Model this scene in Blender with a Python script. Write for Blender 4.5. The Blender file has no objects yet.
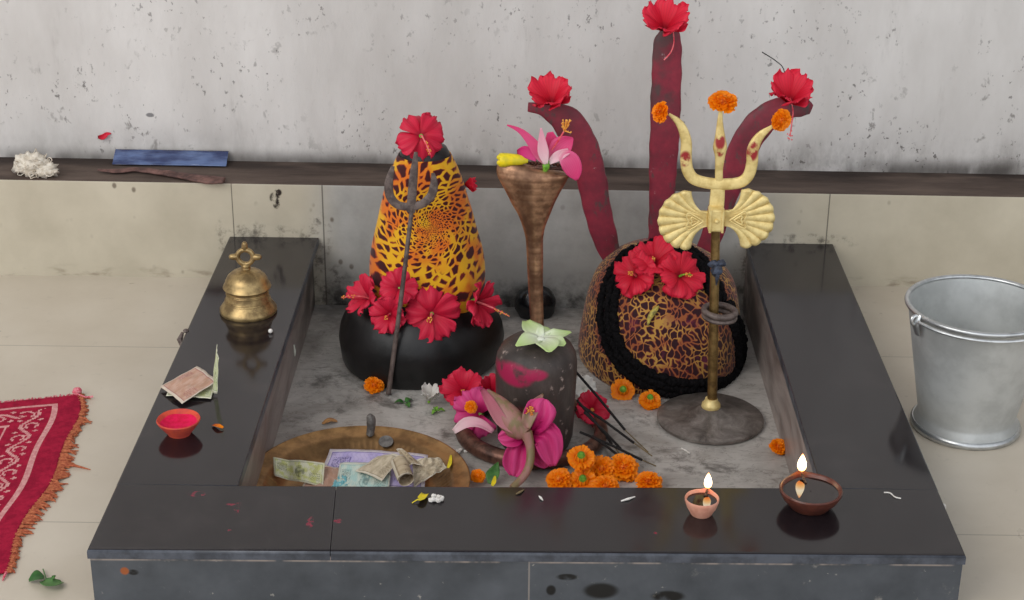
import bpy, bmesh, math, random
from mathutils import Vector, Matrix, Quaternion, noise
from mathutils.bvhtree import BVHTree

random.seed(7)
PI = math.pi
SC = bpy.context.scene
COL = SC.collection

# ------------------------------------------------------------------ camera
FPX = 1700.0
CP = Vector((-0.0015, -3.4897, 1.50))
_p, _y, _r = 0.4168, 0.0104, 0.0085
FW = Vector((-math.sin(_y) * math.cos(_p), math.cos(_y) * math.cos(_p), -math.sin(_p)))
_R = FW.cross(Vector((0, 0, 1))).normalized()
_U = _R.cross(FW)
RT = _R * math.cos(_r) + _U * math.sin(_r)
UP = -_R * math.sin(_r) + _U * math.cos(_r)
cam_data = bpy.data.cameras.new('camera')
cam = bpy.data.objects.new('camera', cam_data)
COL.objects.link(cam)
cam_data.sensor_width = 36.0
cam_data.lens = FPX / 1024 * 36.0
cam_data.clip_start = 0.05
cam.matrix_world = Matrix(((RT.x, UP.x, -FW.x, CP.x), (RT.y, UP.y, -FW.y, CP.y), (RT.z, UP.z, -FW.z, CP.z), (0, 0, 0, 1)))
SC.camera = cam


def ray(px, py):
    return (FW * FPX + RT * (px - 512) - UP * (py - 300)).normalized()


def on_z(px, py, z):
    d = ray(px, py)
    return CP + d * ((z - CP.z) / d.z)


def on_y(px, py, y):
    d = ray(px, py)
    return CP + d * ((y - CP.y) / d.y)


def mpp(p):
    return (Vector(p) - CP).dot(FW) / FPX


# main levels of the place
HP = 0.100      # kerb top
ZB = -0.0624    # basin floor
W2 = 0.669      # half width of the platform
DP = 1.2704     # platform depth
IL, IR, DF = -0.474, 0.483, 1.0769   # inner opening
LZ, LY = 0.222, 0.1476               # ledge height and depth


# ------------------------------------------------------------------ node helper
class N:
    """a small expression wrapper for shader nodes"""
    def __init__(s, nt, so):
        s.nt, s.so = nt, so

    def op(s, kind, *args):
        n = s.nt.nodes.new('ShaderNodeMath')
        n.operation = kind
        for i, a in enumerate((s,) + args):
            if isinstance(a, N):
                s.nt.links.new(a.so, n.inputs[i])
            else:
                n.inputs[i].default_value = float(a)
        return N(s.nt, n.outputs[0])

    def __add__(s, o): return s.op('ADD', o)
    __radd__ = __add__
    def __sub__(s, o): return s.op('SUBTRACT', o)
    def __rsub__(s, o): return (s * -1.0) + o
    def __mul__(s, o): return s.op('MULTIPLY', o)
    __rmul__ = __mul__
    def __truediv__(s, o): return s.op('DIVIDE', o)
    def __pow__(s, o): return s.op('POWER', o)
    def lt(s, o): return s.op('LESS_THAN', o)
    def gt(s, o): return s.op('GREATER_THAN', o)
    def abs(s): return s.op('ABSOLUTE')
    def sin(s): return s.op('SINE')
    def cos(s): return s.op('COSINE')
    def sqrt(s): return s.op('SQRT')
    def mn(s, o): return s.op('MINIMUM', o)
    def mx(s, o): return s.op('MAXIMUM', o)

    def ss(s, a, b):     # smooth step from a (0) to b (1)
        n = s.nt.nodes.new('ShaderNodeMapRange')
        n.interpolation_type = 'SMOOTHSTEP'
        s.nt.links.new(s.so, n.inputs[0])
        if a < b:
            n.inputs[1].default_value, n.inputs[2].default_value = a, b
            n.inputs[3].default_value, n.inputs[4].default_value = 0, 1
        else:
            n.inputs[1].default_value, n.inputs[2].default_value = b, a
            n.inputs[3].default_value, n.inputs[4].default_value = 1, 0
        return N(s.nt, n.outputs[0])


class Mat:
    def __init__(s, name, color=(.5, .5, .5), rough=.6, metal=0.0, spec=.5, emit=None, estr=0, trans=0.0):
        s.m = bpy.data.materials.new(name)
        s.m.use_nodes = True
        s.nt = s.m.node_tree
        s.b = s.nt.nodes['Principled BSDF']
        s.set('Base Color', color)
        s.set('Roughness', rough)
        s.set('Metallic', metal)
        s.set('Specular IOR Level', spec)
        if emit:
            s.set('Emission Color', emit)
            s.set('Emission Strength', estr)
        if trans:
            s.set('Transmission Weight', trans)

    def set(s, inp, v):
        i = s.b.inputs[inp]
        if isinstance(v, N):
            s.nt.links.new(v.so, i)
        elif isinstance(v, (tuple, list)):
            i.default_value = (v[0], v[1], v[2], 1) if len(v) == 3 else v
        else:
            i.default_value = v
        return s

    def const(s, v):
        n = s.nt.nodes.new('ShaderNodeValue')
        n.outputs[0].default_value = v
        return N(s.nt, n.outputs[0])

    def coord(s, which='Object'):
        n = s.nt.nodes.new('ShaderNodeTexCoord')
        return N(s.nt, n.outputs[which])

    def pos(s):
        n = s.nt.nodes.new('ShaderNodeNewGeometry')
        return N(s.nt, n.outputs['Position'])

    def xyz(s, v):
        n = s.nt.nodes.new('ShaderNodeSeparateXYZ')
        s.nt.links.new(v.so, n.inputs[0])
        return [N(s.nt, o) for o in n.outputs]

    def vec(s, x, y, z):
        n = s.nt.nodes.new('ShaderNodeCombineXYZ')
        for i, a in enumerate((x, y, z)):
            if isinstance(a, N):
                s.nt.links.new(a.so, n.inputs[i])
            else:
                n.inputs[i].default_value = a
        return N(s.nt, n.outputs[0])

    def scale(s, v, k):
        n = s.nt.nodes.new('ShaderNodeMapping')
        s.nt.links.new(v.so, n.inputs[0])
        n.inputs['Scale'].default_value = k if isinstance(k, tuple) else (k, k, k)
        return N(s.nt, n.outputs[0])

    def noise(s, v, sc=5.0, detail=4.0, rough=.55, dist=0.0, out=0):
        n = s.nt.nodes.new('ShaderNodeTexNoise')
        s.nt.links.new(v.so, n.inputs['Vector'])
        n.inputs['Scale'].default_value = sc
        n.inputs['Detail'].default_value = detail
        n.inputs['Roughness'].default_value = rough
        n.inputs['Distortion'].default_value = dist
        return N(s.nt, n.outputs[out])

    def voro(s, v, sc=5.0, feature='F1', rnd=1.0, out=0):
        n = s.nt.nodes.new('ShaderNodeTexVoronoi')
        n.feature = feature
        s.nt.links.new(v.so, n.inputs['Vector'])
        n.inputs['Scale'].default_value = sc
        n.inputs['Randomness'].default_value = rnd
        return N(s.nt, n.outputs[out])

    def mix(s, f, a, b):
        n = s.nt.nodes.new('ShaderNodeMix')
        n.data_type = 'RGBA'
        for i, x in ((0, f), (6, a), (7, b)):
            if isinstance(x, N):
                s.nt.links.new(x.so, n.inputs[i])
            elif isinstance(x, (tuple, list)):
                n.inputs[i].default_value = (x[0], x[1], x[2], 1)
            else:
                n.inputs[i].default_value = x
        return N(s.nt, n.outputs[2])

    def ramp(s, f, stops):
        n = s.nt.nodes.new('ShaderNodeValToRGB')
        s.nt.links.new(f.so, n.inputs[0])
        e = n.color_ramp.elements
        while len(e) < len(stops):
            e.new(0.5)
        for el, (p, c) in zip(e, stops):
            el.position = p
            el.color = (c[0], c[1], c[2], 1)
        return N(s.nt, n.outputs[0])

    def bump(s, h, strength=.3, dist=.01):
        n = s.nt.nodes.new('ShaderNodeBump')
        s.nt.links.new(h.so, n.inputs['Height'])
        n.inputs['Strength'].default_value = strength
        n.inputs['Distance'].default_value = dist
        s.nt.links.new(n.outputs[0], s.b.inputs['Normal'])
        return s

    def spots(s, x, y, lst):
        """mask of soft spots, lst = (x, y, rx, ry)"""
        acc = None
        for (a, b, rx, ry) in lst:
            d = (((x - a) / rx) ** 2.0 + ((y - b) / ry) ** 2.0).ss(1.0, .35)
            acc = d if acc is None else acc.mx(d)
        return acc


def srgb(r, g, b):
    f = lambda c: ((c / 255 + .055) / 1.055) ** 2.4 if c > 10 else c / 255 / 12.92
    return (f(r), f(g), f(b))


# ------------------------------------------------------------------ mesh helper
class G:
    def __init__(s):
        s.v, s.f, s.mi, s.uv = [], [], [], {}

    def add(s, vs, fs, mi=0, uvs=None):
        o = len(s.v)
        s.v += [Vector(p) for p in vs]
        for k, f in enumerate(fs):
            if uvs:
                s.uv[len(s.f)] = [uvs[i] for i in f]
            s.f.append(tuple(i + o for i in f))
            s.mi.append(mi if isinstance(mi, int) else mi[k])
        return s

    def grid(s, fn, nu, nv, closed_v=False, mi=0):
        vs, uvs, fs = [], [], []
        mv = nv if closed_v else nv + 1
        for i in range(nu + 1):
            for j in range(mv):
                u, v = i / nu, j / nv
                vs.append(fn(u, v))
                uvs.append((u, v))
        for i in range(nu):
            for j in range(nv):
                a, b = i * mv + j, i * mv + (j + 1) % mv
                fs.append((a, b, b + mv, a + mv))
        return s.add(vs, fs, mi, uvs)

    def lathe(s, prof, n=40, c=(0, 0, 0), sx=1, sy=1, fn=None, cap0=True, cap1=True, mi=0):
        vs, fs = [], []
        m = len(prof)
        for (r, z) in prof:
            for j in range(n):
                t = 2 * PI * j / n
                k = fn(t, z, r) if fn else 1.0
                vs.append((c[0] + r * k * math.cos(t) * sx, c[1] + r * k * math.sin(t) * sy, c[2] + z))
        for i in range(m - 1):
            for j in range(n):
                a, b = i * n + j, i * n + (j + 1) % n
                fs.append((a, b, b + n, a + n))
        if cap0:
            fs.append(tuple(range(n - 1, -1, -1)))
        if cap1:
            fs.append(tuple((m - 1) * n + j for j in range(n)))
        return s.add(vs, fs, mi)

    def tube(s, pts, rad, n=8, flat=1.0, normal=None, cap=True, mi=0, power=1.0):
        pts = [Vector(p) for p in pts]
        m = len(pts)
        rad = rad if isinstance(rad, (list, tuple)) else [rad] * m
        flat = flat if isinstance(flat, (list, tuple)) else [flat] * m
        T = []
        for i in range(m):
            T.append((pts[min(i + 1, m - 1)] - pts[max(i - 1, 0)]).normalized())
        nr = Vector(normal) if normal else None
        cur = None
        vs, fs = [], []
        for i in range(m):
            t = T[i]
            if nr is not None:
                b = (nr - t * nr.dot(t)).normalized()
            elif cur is None:
                h = Vector((0, 0, 1)) if abs(t.z) < .9 else Vector((1, 0, 0))
                b = (h - t * h.dot(t)).normalized()
            else:
                b = (cur - t * cur.dot(t)).normalized()
            cur = b
            a = t.cross(b)
            for j in range(n):
                an = 2 * PI * j / n
                ca, sa = math.cos(an), math.sin(an)
                if power != 1.0:
                    ca = math.copysign(abs(ca) ** power, ca)
                    sa = math.copysign(abs(sa) ** power, sa)
                vs.append(pts[i] + a * (ca * rad[i]) + b * (sa * rad[i] * flat[i]))
        for i in range(m - 1):
            for j in range(n):
                p, q = i * n + j, i * n + (j + 1) % n
                fs.append((p, q, q + n, p + n))
        if cap:
            fs.append(tuple(range(n - 1, -1, -1)))
            fs.append(tuple((m - 1) * n + j for j in range(n)))
        return s.add(vs, fs, mi)

    def blob(s, c, r, nu=10, nv=14, amp=0.0, fr=3.0, seed=0, mi=0, p=1.0):
        c = Vector(c)
        r = (r, r, r) if not isinstance(r, (tuple, list)) else r
        vs, fs = [], []
        sp = lambda x: math.copysign(abs(x) ** p, x)
        for i in range(nu + 1):
            a = -PI / 2 + PI * i / nu
            k = nv if 0 < i < nu else 1
            for j in range(k):
                b = 2 * PI * j / nv
                d = Vector((sp(math.cos(a)) * sp(math.cos(b)), sp(math.cos(a)) * sp(math.sin(b)), sp(math.sin(a))))
                q = 1 + (amp * noise.noise(d * fr + Vector((seed * 3.1, seed * 1.7, seed))) if amp else 0)
                vs.append(c + Vector((d.x * r[0], d.y * r[1], d.z * r[2])) * q)
        idx = lambda i, j: 0 if i == 0 else (len(vs) - 1 if i == nu else 1 + (i - 1) * nv + j % nv)
        for i in range(nu):
            for j in range(nv):
                q = [idx(i, j), idx(i, j + 1), idx(i + 1, j + 1), idx(i + 1, j)]
                f = []
                for x in q:
                    if x not in f:
                        f.append(x)
                fs.append(tuple(f))
        return s.add(vs, fs, mi)

    def box(s, lo, hi, mi=0):
        x0, y0, z0 = lo
        x1, y1, z1 = hi
        vs = [(x0, y0, z0), (x1, y0, z0), (x1, y1, z0), (x0, y1, z0), (x0, y0, z1), (x1, y0, z1), (x1, y1, z1), (x0, y1, z1)]
        fs = [(3, 2, 1, 0), (4, 5, 6, 7), (0, 1, 5, 4), (1, 2, 6, 5), (2, 3, 7, 6), (3, 0, 4, 7)]
        return s.add(vs, fs, mi)

    def torus(s, c, R, r, n=32, m=10, M=None, rz=None):
        rz = rz or r
        vs, fs = [], []
        for i in range(n):
            a = 2 * PI * i / n
            for j in range(m):
                b = 2 * PI * j / m
                p = Vector(((R + r * math.cos(b)) * math.cos(a), (R + r * math.cos(b)) * math.sin(a), rz * math.sin(b)))
                vs.append(Vector(c) + (M @ p if M else p))
        for i in range(n):
            for j in range(m):
                fs.append((i * m + j, ((i + 1) % n) * m + j, ((i + 1) % n) * m + (j + 1) % m, i * m + (j + 1) % m))
        return s.add(vs, fs)

    def shift(s, d):
        d = Vector(d)
        s.v = [p + d for p in s.v]
        return s

    def xf(s, M):
        s.v = [M @ p for p in s.v]
        return s

    def bvh(s):
        return BVHTree.FromPolygons([tuple(p) for p in s.v], s.f)

    def obj(s, name, mats, parent=None, smooth=True, angle=40, solid=0, bevel=0, sub=0, off=None):
        if off is not None:
            s.shift(-Vector(off))
        me = bpy.data.meshes.new(name)
        me.from_pydata([tuple(p) for p in s.v], [], s.f)
        for m in (mats if isinstance(mats, (list, tuple)) else [mats]):
            me.materials.append(m.m if isinstance(m, Mat) else m)
        if any(s.mi):
            me.polygons.foreach_set('material_index', s.mi)
        if s.uv:
            L = me.uv_layers.new(name='UVMap')
            for p in me.polygons:
                u = s.uv.get(p.index)
                if u:
                    for li, c in zip(p.loop_indices, u):
                        L.data[li].uv = c
        bm = bmesh.new()
        bm.from_mesh(me)
        if not s.uv:
            bmesh.ops.recalc_face_normals(bm, faces=bm.faces)
        bm.to_mesh(me)
        bm.free()
        if smooth:
            me.polygons.foreach_set('use_smooth', [True] * len(me.polygons))
            if angle:
                me.set_sharp_from_angle(angle=math.radians(angle))
        o = bpy.data.objects.new(name, me)
        COL.objects.link(o)
        if parent:
            o.parent = parent
        if bevel:
            md = o.modifiers.new('bevel', 'BEVEL')
            md.width = bevel
            md.segments = 3
            md.limit_method = 'ANGLE'
        if solid:
            md = o.modifiers.new('solid', 'SOLIDIFY')
            md.thickness = solid
            md.offset = 0
        if sub:
            md = o.modifiers.new('sub', 'SUBSURF')
            md.levels = md.render_levels = sub
        return o


def tag(o, label=None, cat=None, group=None, kind=None):
    if label: o['label'] = label
    if cat: o['category'] = cat
    if group: o['group'] = group
    if kind: o['kind'] = kind
    return o


def thing(name, label, cat, loc=(0, 0, 0), group=None, rz=0):
    o = bpy.data.objects.new(name, None)
    o.empty_display_size = .02
    COL.objects.link(o)
    o.location = loc
    o.rotation_euler = (0, 0, rz)
    return tag(o, label, cat, group)


def cr(pts, n):
    """Catmull-Rom resample of a list of tuples to n points"""
    pts = [Vector(p) if len(p) > 1 else p for p in pts]
    m = len(pts) - 1
    out = []
    for k in range(n):
        t = k / (n - 1) * m
        i = min(int(t), m - 1)
        f = t - i
        p0, p1, p2, p3 = pts[max(i - 1, 0)], pts[i], pts[i + 1], pts[min(i + 2, m)]
        out.append(.5 * ((2 * p1) + (p2 - p0) * f + (2 * p0 - 5 * p1 + 4 * p2 - p3) * f * f + (3 * p1 - p0 - 3 * p2 + p3) * f ** 3))
    return out


def cr1(vals, n):
    return [v.x for v in cr([(a, 0.0) for a in vals], n)]


def axis_q(ax, spin=0.0):
    return Vector(ax).normalized().to_track_quat('Z', 'Y').to_matrix() @ Matrix.Rotation(spin, 3, 'Z')

# ------------------------------------------------------------------ materials
def make_wall_mat():
    m = Mat('limewash_wall', rough=.85, spec=.25)
    P = m.pos()
    x, y, z = m.xyz(P)
    base = m.ramp(m.noise(m.scale(P, (2.2, 1, .9)), 2.0, 5, .6), [(.3, srgb(186, 181, 176)), (.7, srgb(213, 209, 205))])
    st = m.noise(m.scale(P, (16, 16, 3.2)), 1.0, 6, .7)
    f = st.ss(.58, .80) * .35
    c = m.mix(f, base, srgb(128, 122, 116))
    up = z.ss(.95, .16)                      # mildew speckle thickens towards the ledge
    v = m.noise(m.scale(P, (30, 30, 20)), 1.0, 4, .62, .3)
    pick = m.noise(P, 3.0, 3, .6)
    c = m.mix(v.ss(.63, .70) * pick.ss(.36, .62) * (up * .35 + .30), c, srgb(92, 86, 80))
    v2 = m.noise(m.scale(P, (85, 85, 60)), 1.0, 3, .6)
    c = m.mix(v2.ss(.62, .69) * m.noise(P, 6.0, 3).ss(.42, .62) * (up * .35 + .40), c, srgb(66, 60, 56))
    fl = m.spots(x, z, [(on_y(150, 115, LY).x, on_y(150, 115, LY).z, .011, .006)])
    c = m.mix(fl * .8, c, srgb(96, 94, 96))
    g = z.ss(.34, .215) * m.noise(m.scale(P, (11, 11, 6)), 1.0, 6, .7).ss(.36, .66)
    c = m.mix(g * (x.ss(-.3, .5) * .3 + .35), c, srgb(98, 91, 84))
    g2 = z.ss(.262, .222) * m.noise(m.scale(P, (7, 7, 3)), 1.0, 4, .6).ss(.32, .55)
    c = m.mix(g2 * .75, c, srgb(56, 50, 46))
    m.set('Base Color', c)
    m.bump(m.noise(m.scale(P, (60, 60, 24)), 1.0, 6, .65), .25, .006)
    return m


def make_dado_mat():
    m = Mat('dado_tile', rough=.42, spec=.4)
    P = m.pos()
    x, y, z = m.xyz(P)
    left = x.ss(-.40, -.52)
    right = x.ss(.40, .62)
    side = left.mx(right)
    cream = m.ramp(m.noise(P, 6.0, 5, .6), [(.3, srgb(178, 169, 149)), (.7, srgb(198, 189, 169))])
    grey = m.ramp(m.noise(P, 9.0, 6, .65), [(.3, srgb(150, 148, 143)), (.7, srgb(182, 180, 175))])
    c = m.mix(side, grey, cream)
    sp = m.voro(m.scale(P, (30, 30, 22)), 1.0).ss(.20, .08) * m.noise(P, 6.0, 2).ss(.5, .66)
    c = m.mix(sp * .75, c, srgb(86, 70, 56))
    # damp stains low down in the sunk basin and beside the kerb ends
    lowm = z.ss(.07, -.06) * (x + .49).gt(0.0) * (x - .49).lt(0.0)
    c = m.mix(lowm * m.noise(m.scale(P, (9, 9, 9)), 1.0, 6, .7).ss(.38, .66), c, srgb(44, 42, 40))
    kb = m.spots(x, z, [(-.485, .03, .035, .13), (-.60, .112, .10, .022), (-.675, .10, .025, .05), (-.462, .10, .03, .07), (.50, .03, .06, .14), (.62, .105, .12, .022), (-.46, -.02, .08, .07)])
    c = m.mix(kb * m.noise(P, 34.0, 6, .7).ss(.46, .66) * .75, c, srgb(62, 56, 50))
    band = z.ss(.035, .004) * side
    c = m.mix(band * m.noise(m.scale(P, (14, 14, 40)), 1.0, 5).ss(.50, .68) * .6, c, srgb(110, 92, 74))
    st = m.spots(x, z, [(-.560, .192, .013, .016), (-.557, .178, .009, .013), (-.552, .205, .010, .010)])
    c = m.mix(st * m.noise(P, 70.0, 3).ss(.40, .55), c, srgb(38, 26, 20))
    j = None
    for jx, wd in ((JX[0], .0012), (JX[1], .0016), (JX[2], .0014)):
        d = (x - jx).abs().lt(wd)
        j = d if j is None else j.mx(d)
    c = m.mix(j * .7, c, srgb(70, 64, 58))
    m.set('Base Color', c)
    m.bump(m.noise(P, 40.0, 3), .08, .004)
    return m


def make_ledge_mat():
    m = Mat('dirty_ledge', rough=.8, spec=.3)
    P = m.pos()
    x, y, z = m.xyz(P)
    n = m.noise(m.scale(P, (4, 20, 4)), 1.0, 6, .65)
    c = m.ramp(n, [(.3, srgb(62, 50, 44)), (.7, srgb(104, 89, 80))])
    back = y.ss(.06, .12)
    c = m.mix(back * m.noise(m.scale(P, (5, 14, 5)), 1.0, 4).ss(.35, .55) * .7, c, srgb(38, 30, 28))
    m.set('Base Color', c)
    m.bump(m.noise(P, 60.0, 5), .4, .004)
    return m


def make_floor_mat():
    m = Mat('floor_tile', rough=.34, spec=.45)
    P = m.pos()
    x, y, z = m.xyz(P)
    c = m.ramp(m.noise(P, 3.0, 6, .6), [(.25, srgb(187, 175, 157)), (.75, srgb(208, 198, 182))])
    c = m.mix(m.noise(P, 30.0, 4, .7).ss(.6, .75) * .25, c, srgb(150, 140, 125))
    sp = m.voro(P, 26.0).ss(.12, .05) * m.noise(P, 7.0, 2).ss(.55, .7)
    c = m.mix(sp * .5, c, srgb(96, 86, 74))
    j = None
    for jy in (FY[0], FY[1], FY[1] * 2 - FY[0]):
        d = (y - jy).abs().lt(.0013)
        j = d if j is None else j.mx(d)
    for jx in (-2.02, -1.36, 1.36, 2.02):
        j = j.mx((x - jx).abs().lt(.0013))
    c = m.mix(j * .55, c, srgb(120, 112, 100))
    m.set('Base Color', c)
    m.set('Roughness', m.noise(P, 9.0, 4) * .25 + .20)
    return m


def make_granite():
    m = Mat('polished_black_granite', rough=.13, spec=.5)
    P = m.pos()
    x, y, z = m.xyz(P)
    n = m.noise(P, 220.0, 3, .6)
    c = m.ramp(n, [(.35, (.0105, .0080, .0096)), (.75, (.020, .0155, .0182))])
    dust = m.noise(P, 7.0, 5, .65)
    c = m.mix(dust.ss(.5, .8) * .3, c, srgb(82, 74, 74))
    k = m.spots(x, y, KUM)
    c = m.mix(k * m.noise(P, 90.0, 3).ss(.46, .62) * .55, c, srgb(170, 20, 64))
    m.set('Base Color', c)
    m.set('Roughness', m.noise(P, 14.0, 5, .6) * .12 + .06)
    return m


def make_facing():
    m = Mat('granite_front_facing', rough=.35, spec=.5)
    P = m.pos()
    x, y, z = m.xyz(P)
    c = m.ramp(m.noise(P, 9.0, 5, .6), [(.3, srgb(58, 62, 67)), (.75, srgb(88, 92, 98))])
    c = m.mix(m.noise(P, 22.0, 6, .7).ss(.60, .72) * x.ss(.1, .45) * .8, c, srgb(140, 136, 130))
    c = m.mix(m.noise(m.scale(P, (60, 60, 70)), 1.0, 4, .65).ss(.66, .73) * .7, c, srgb(165, 160, 152))
    w = m.spots(x, z, WET)
    c = m.mix(w * m.noise(P, 26.0, 4).ss(.30, .46), c, srgb(9, 9, 10))
    r = m.spots(x, z, [(-.615, .060, .008, .008)])
    c = m.mix(r, c, srgb(150, 80, 40))
    g = z.ss(HP - .0225, HP - .0195) * z.ss(HP - .0160, HP - .0180)
    c = m.mix(g * m.noise(m.scale(P, (14, 1, 1)), 1.0, 4, .7).ss(.40, .60) * .8, c, srgb(170, 156, 146))
    c = m.mix((x - FJ).abs().lt(.0013) * .6, c, srgb(150, 140, 132))
    m.set('Base Color', c)
    m.set('Roughness', m.noise(P, 12.0, 4) * .3 + .25)
    return m


def make_basin():
    m = Mat('stained_marble', rough=.45, spec=.4)
    P = m.pos()
    x, y, z = m.xyz(P)
    n = m.noise(P, 5.0, 7, .68, .6)
    c = m.ramp(n, [(.28, srgb(128, 123, 117)), (.50, srgb(176, 171, 165)), (.72, srgb(206, 202, 196))])
    d = m.noise(P, 13.0, 6, .72, .4)
    c = m.mix(d.ss(.53, .70) * .75, c, srgb(74, 69, 64))
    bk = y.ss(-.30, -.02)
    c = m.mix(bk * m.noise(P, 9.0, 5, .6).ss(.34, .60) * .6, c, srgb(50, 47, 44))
    v = m.noise(m.scale(P, (3, 9, 3)), 3.0, 5, .6, 1.5)
    c = m.mix((v - .5).abs().lt(.012) * .35, c, srgb(92, 84, 74))
    s = m.spots(x, y, SPOT)
    c = m.mix(s * m.noise(P, 34.0, 6, .75).ss(.42, .66) * .7, c, srgb(66, 62, 58))
    m.set('Base Color', c)
    m.set('Roughness', m.noise(P, 8.0, 4) * .4 + .2)
    m.bump(d, .12, .003)
    return m


def make_inner():
    m = Mat('inner_marble_strip', rough=.4, spec=.4)
    P = m.pos()
    n = m.noise(m.scale(P, (8, 5, 22)), 1.0, 6, .65, .8)
    c = m.ramp(n, [(.3, srgb(108, 96, 90)), (.7, srgb(166, 154, 148))])
    c = m.mix(m.noise(m.scale(P, (3, 16, 3)), 2.0, 5, .7, 1.0).ss(.55, .7) * .5, c, srgb(130, 84, 78))
    x, y, z = m.xyz(P)
    c = m.mix(y.ss(-.35, -.02) * m.noise(P, 20.0, 5, .6).ss(.35, .6) * .8, c, srgb(58, 54, 50))
    m.set('Base Color', c)
    return m


def make_leopard(name, mode):
    m = Mat(name, rough=.75, spec=.25)
    O = m.coord('Object')
    x, y, z = m.xyz(O)
    if mode == 'swirl':
        # spots wheel round a rosette on the front of the cloth
        rx, rz = x - ROS[0], z - ROS[1]
        r2 = rx * rx + rz * rz + .00012
        th = rz.op('ARCTAN2', rx)
        lr = r2.op('LOGARITHM', 2.71828) * .5
        nz = m.noise(O, 24.0, 2) * 1.1
        v = m.vec(th * 5.4 + lr * 2.6 + nz, lr * 6.2 + nz, y * 10.0)
        sc = 1.0
        ye, og, dk = srgb(226, 170, 26), srgb(216, 112, 26), srgb(62, 12, 16)
    else:
        nz = (m.noise(O, 26.0, 2) - .5) * .05
        v = m.vec(x + nz, y, z - nz)
        v = m.scale(v, (1, 1, .72))
        sc = 80.0
        ye, og, dk = srgb(182, 138, 64), srgb(150, 84, 46), srgb(46, 14, 22)
    d = m.voro(v, sc, 'DISTANCE_TO_EDGE', .85)
    w = m.noise(O, 130.0, 2)
    dd = d + (w - .5) * .07
    n = m.noise(O, 16.0, 2)
    ground = m.mix(n.ss(.42, .6), ye, og)
    c = m.mix(dd.ss(.10, .19) if mode == 'swirl' else dd.ss(.05, .11), ground, srgb(140, 30, 24) if mode == 'swirl' else srgb(104, 30, 36))
    c = m.mix(dd.ss(.15, .25) if mode == 'swirl' else dd.ss(.09, .19), c, dk)
    if mode != 'swirl':
        c = m.mix(m.noise(O, 22.0, 3).ss(.58, .72) * .5, c, srgb(120, 34, 70))
    m.set('Base Color', c)
    m.set('Sheen Weight', .15)
    m.bump(m.noise(O, 300.0, 2), .15, .001)
    return m


def make_petal(name, dark, mid, light, vein=.25, transl=.25):
    m = Mat(name, rough=.5, spec=.3)
    u, v, _ = m.xyz(m.coord('UV'))
    O = m.coord('Object')
    c = m.ramp(u, [(.0, dark), (.28, mid), (.85, light), (1, light)])
    ve = ((v - .5) * 60.0 + m.noise(O, 90.0, 2) * 3.0).sin().ss(.3, 1.0)
    c = m.mix(ve * vein, c, dark)
    m.set('Base Color', c)
    nt = m.nt
    tr = nt.nodes.new('ShaderNodeBsdfTranslucent')
    nt.links.new(c.so, tr.inputs[0])
    mx = nt.nodes.new('ShaderNodeMixShader')
    mx.inputs[0].default_value = transl
    nt.links.new(m.b.outputs[0], mx.inputs[1])
    nt.links.new(tr.outputs[0], mx.inputs[2])
    nt.links.new(mx.outputs[0], nt.nodes['Material Output'].inputs[0])
    return m


def make_brass(name, a, b, rough=.35, fr=40.0, metal=.9):
    m = Mat(name, rough=rough, metal=metal)
    O = m.coord('Object')
    n = m.noise(O, fr, 5, .65)
    m.set('Base Color', m.mix(n.ss(.38, .66), a, b))
    m.set('Roughness', m.noise(O, fr * .6, 4) * .3 + (rough - .12))
    m.bump(m.noise(O, fr * 3, 4), .12, .001)
    return m


def noisy(name, a, b, fr=30.0, rough=.6, lo=.35, hi=.65, bump=0, metal=0, spec=.4, bd=.002):
    m = Mat(name, rough=rough, metal=metal, spec=spec)
    O = m.coord('Object')
    m.set('Base Color', m.mix(m.noise(O, fr, 5, .65).ss(lo, hi), a, b))
    if bump:
        m.bump(m.noise(O, fr * 2, 5), bump, bd)
    return m


# measured places that the materials of the setting need
JX = [on_y(233, 215, 0).x, on_y(323, 212, 0).x, on_y(828, 218, 0).x]
FY = [on_z(60, 346, 0).y, on_z(60, 522, 0).y]
FJ = on_y(529, 580, -DP).x
YL = -.268
ROS = (on_y(434, 231, YL).x - on_y(419.5, 340, YL).x, on_y(434, 231, YL - .1).z - ZB)
KUM = [(on_z(a, b, HP).x, on_z(a, b, HP).y, rx, ry) for a, b, rx, ry in
       ((234, 504, .014, .008), (237, 510, .006, .012), (310, 523, .007, .022), (197, 494, .016, .01), (229, 530, .006, .006), (338, 521, .008, .008),
        (655, 533, .004, .004))]
WET = [(on_y(a, b, -DP).x, on_y(a, b, -DP).z, rx, ry) for a, b, rx, ry in
       ((551, 589, .009, .011), (567, 576, .019, .007), (601, 590, .032, .017), (668, 596, .030, .012), (135, 568, .010, .006))]
SPOT = [(on_z(a, b, ZB).x, on_z(a, b, ZB).y, rx, ry) for a, b, rx, ry in
        ((628, 411, .015, .012), (345, 400, .05, .03), (320, 380, .04, .03), (640, 460, .05, .02), (690, 470, .06, .02), (580, 345, .04, .05),
         (470, 390, .08, .05), (560, 350, .1, .12), (350, 380, .08, .05), (400, 400, .12, .03))]

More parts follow.
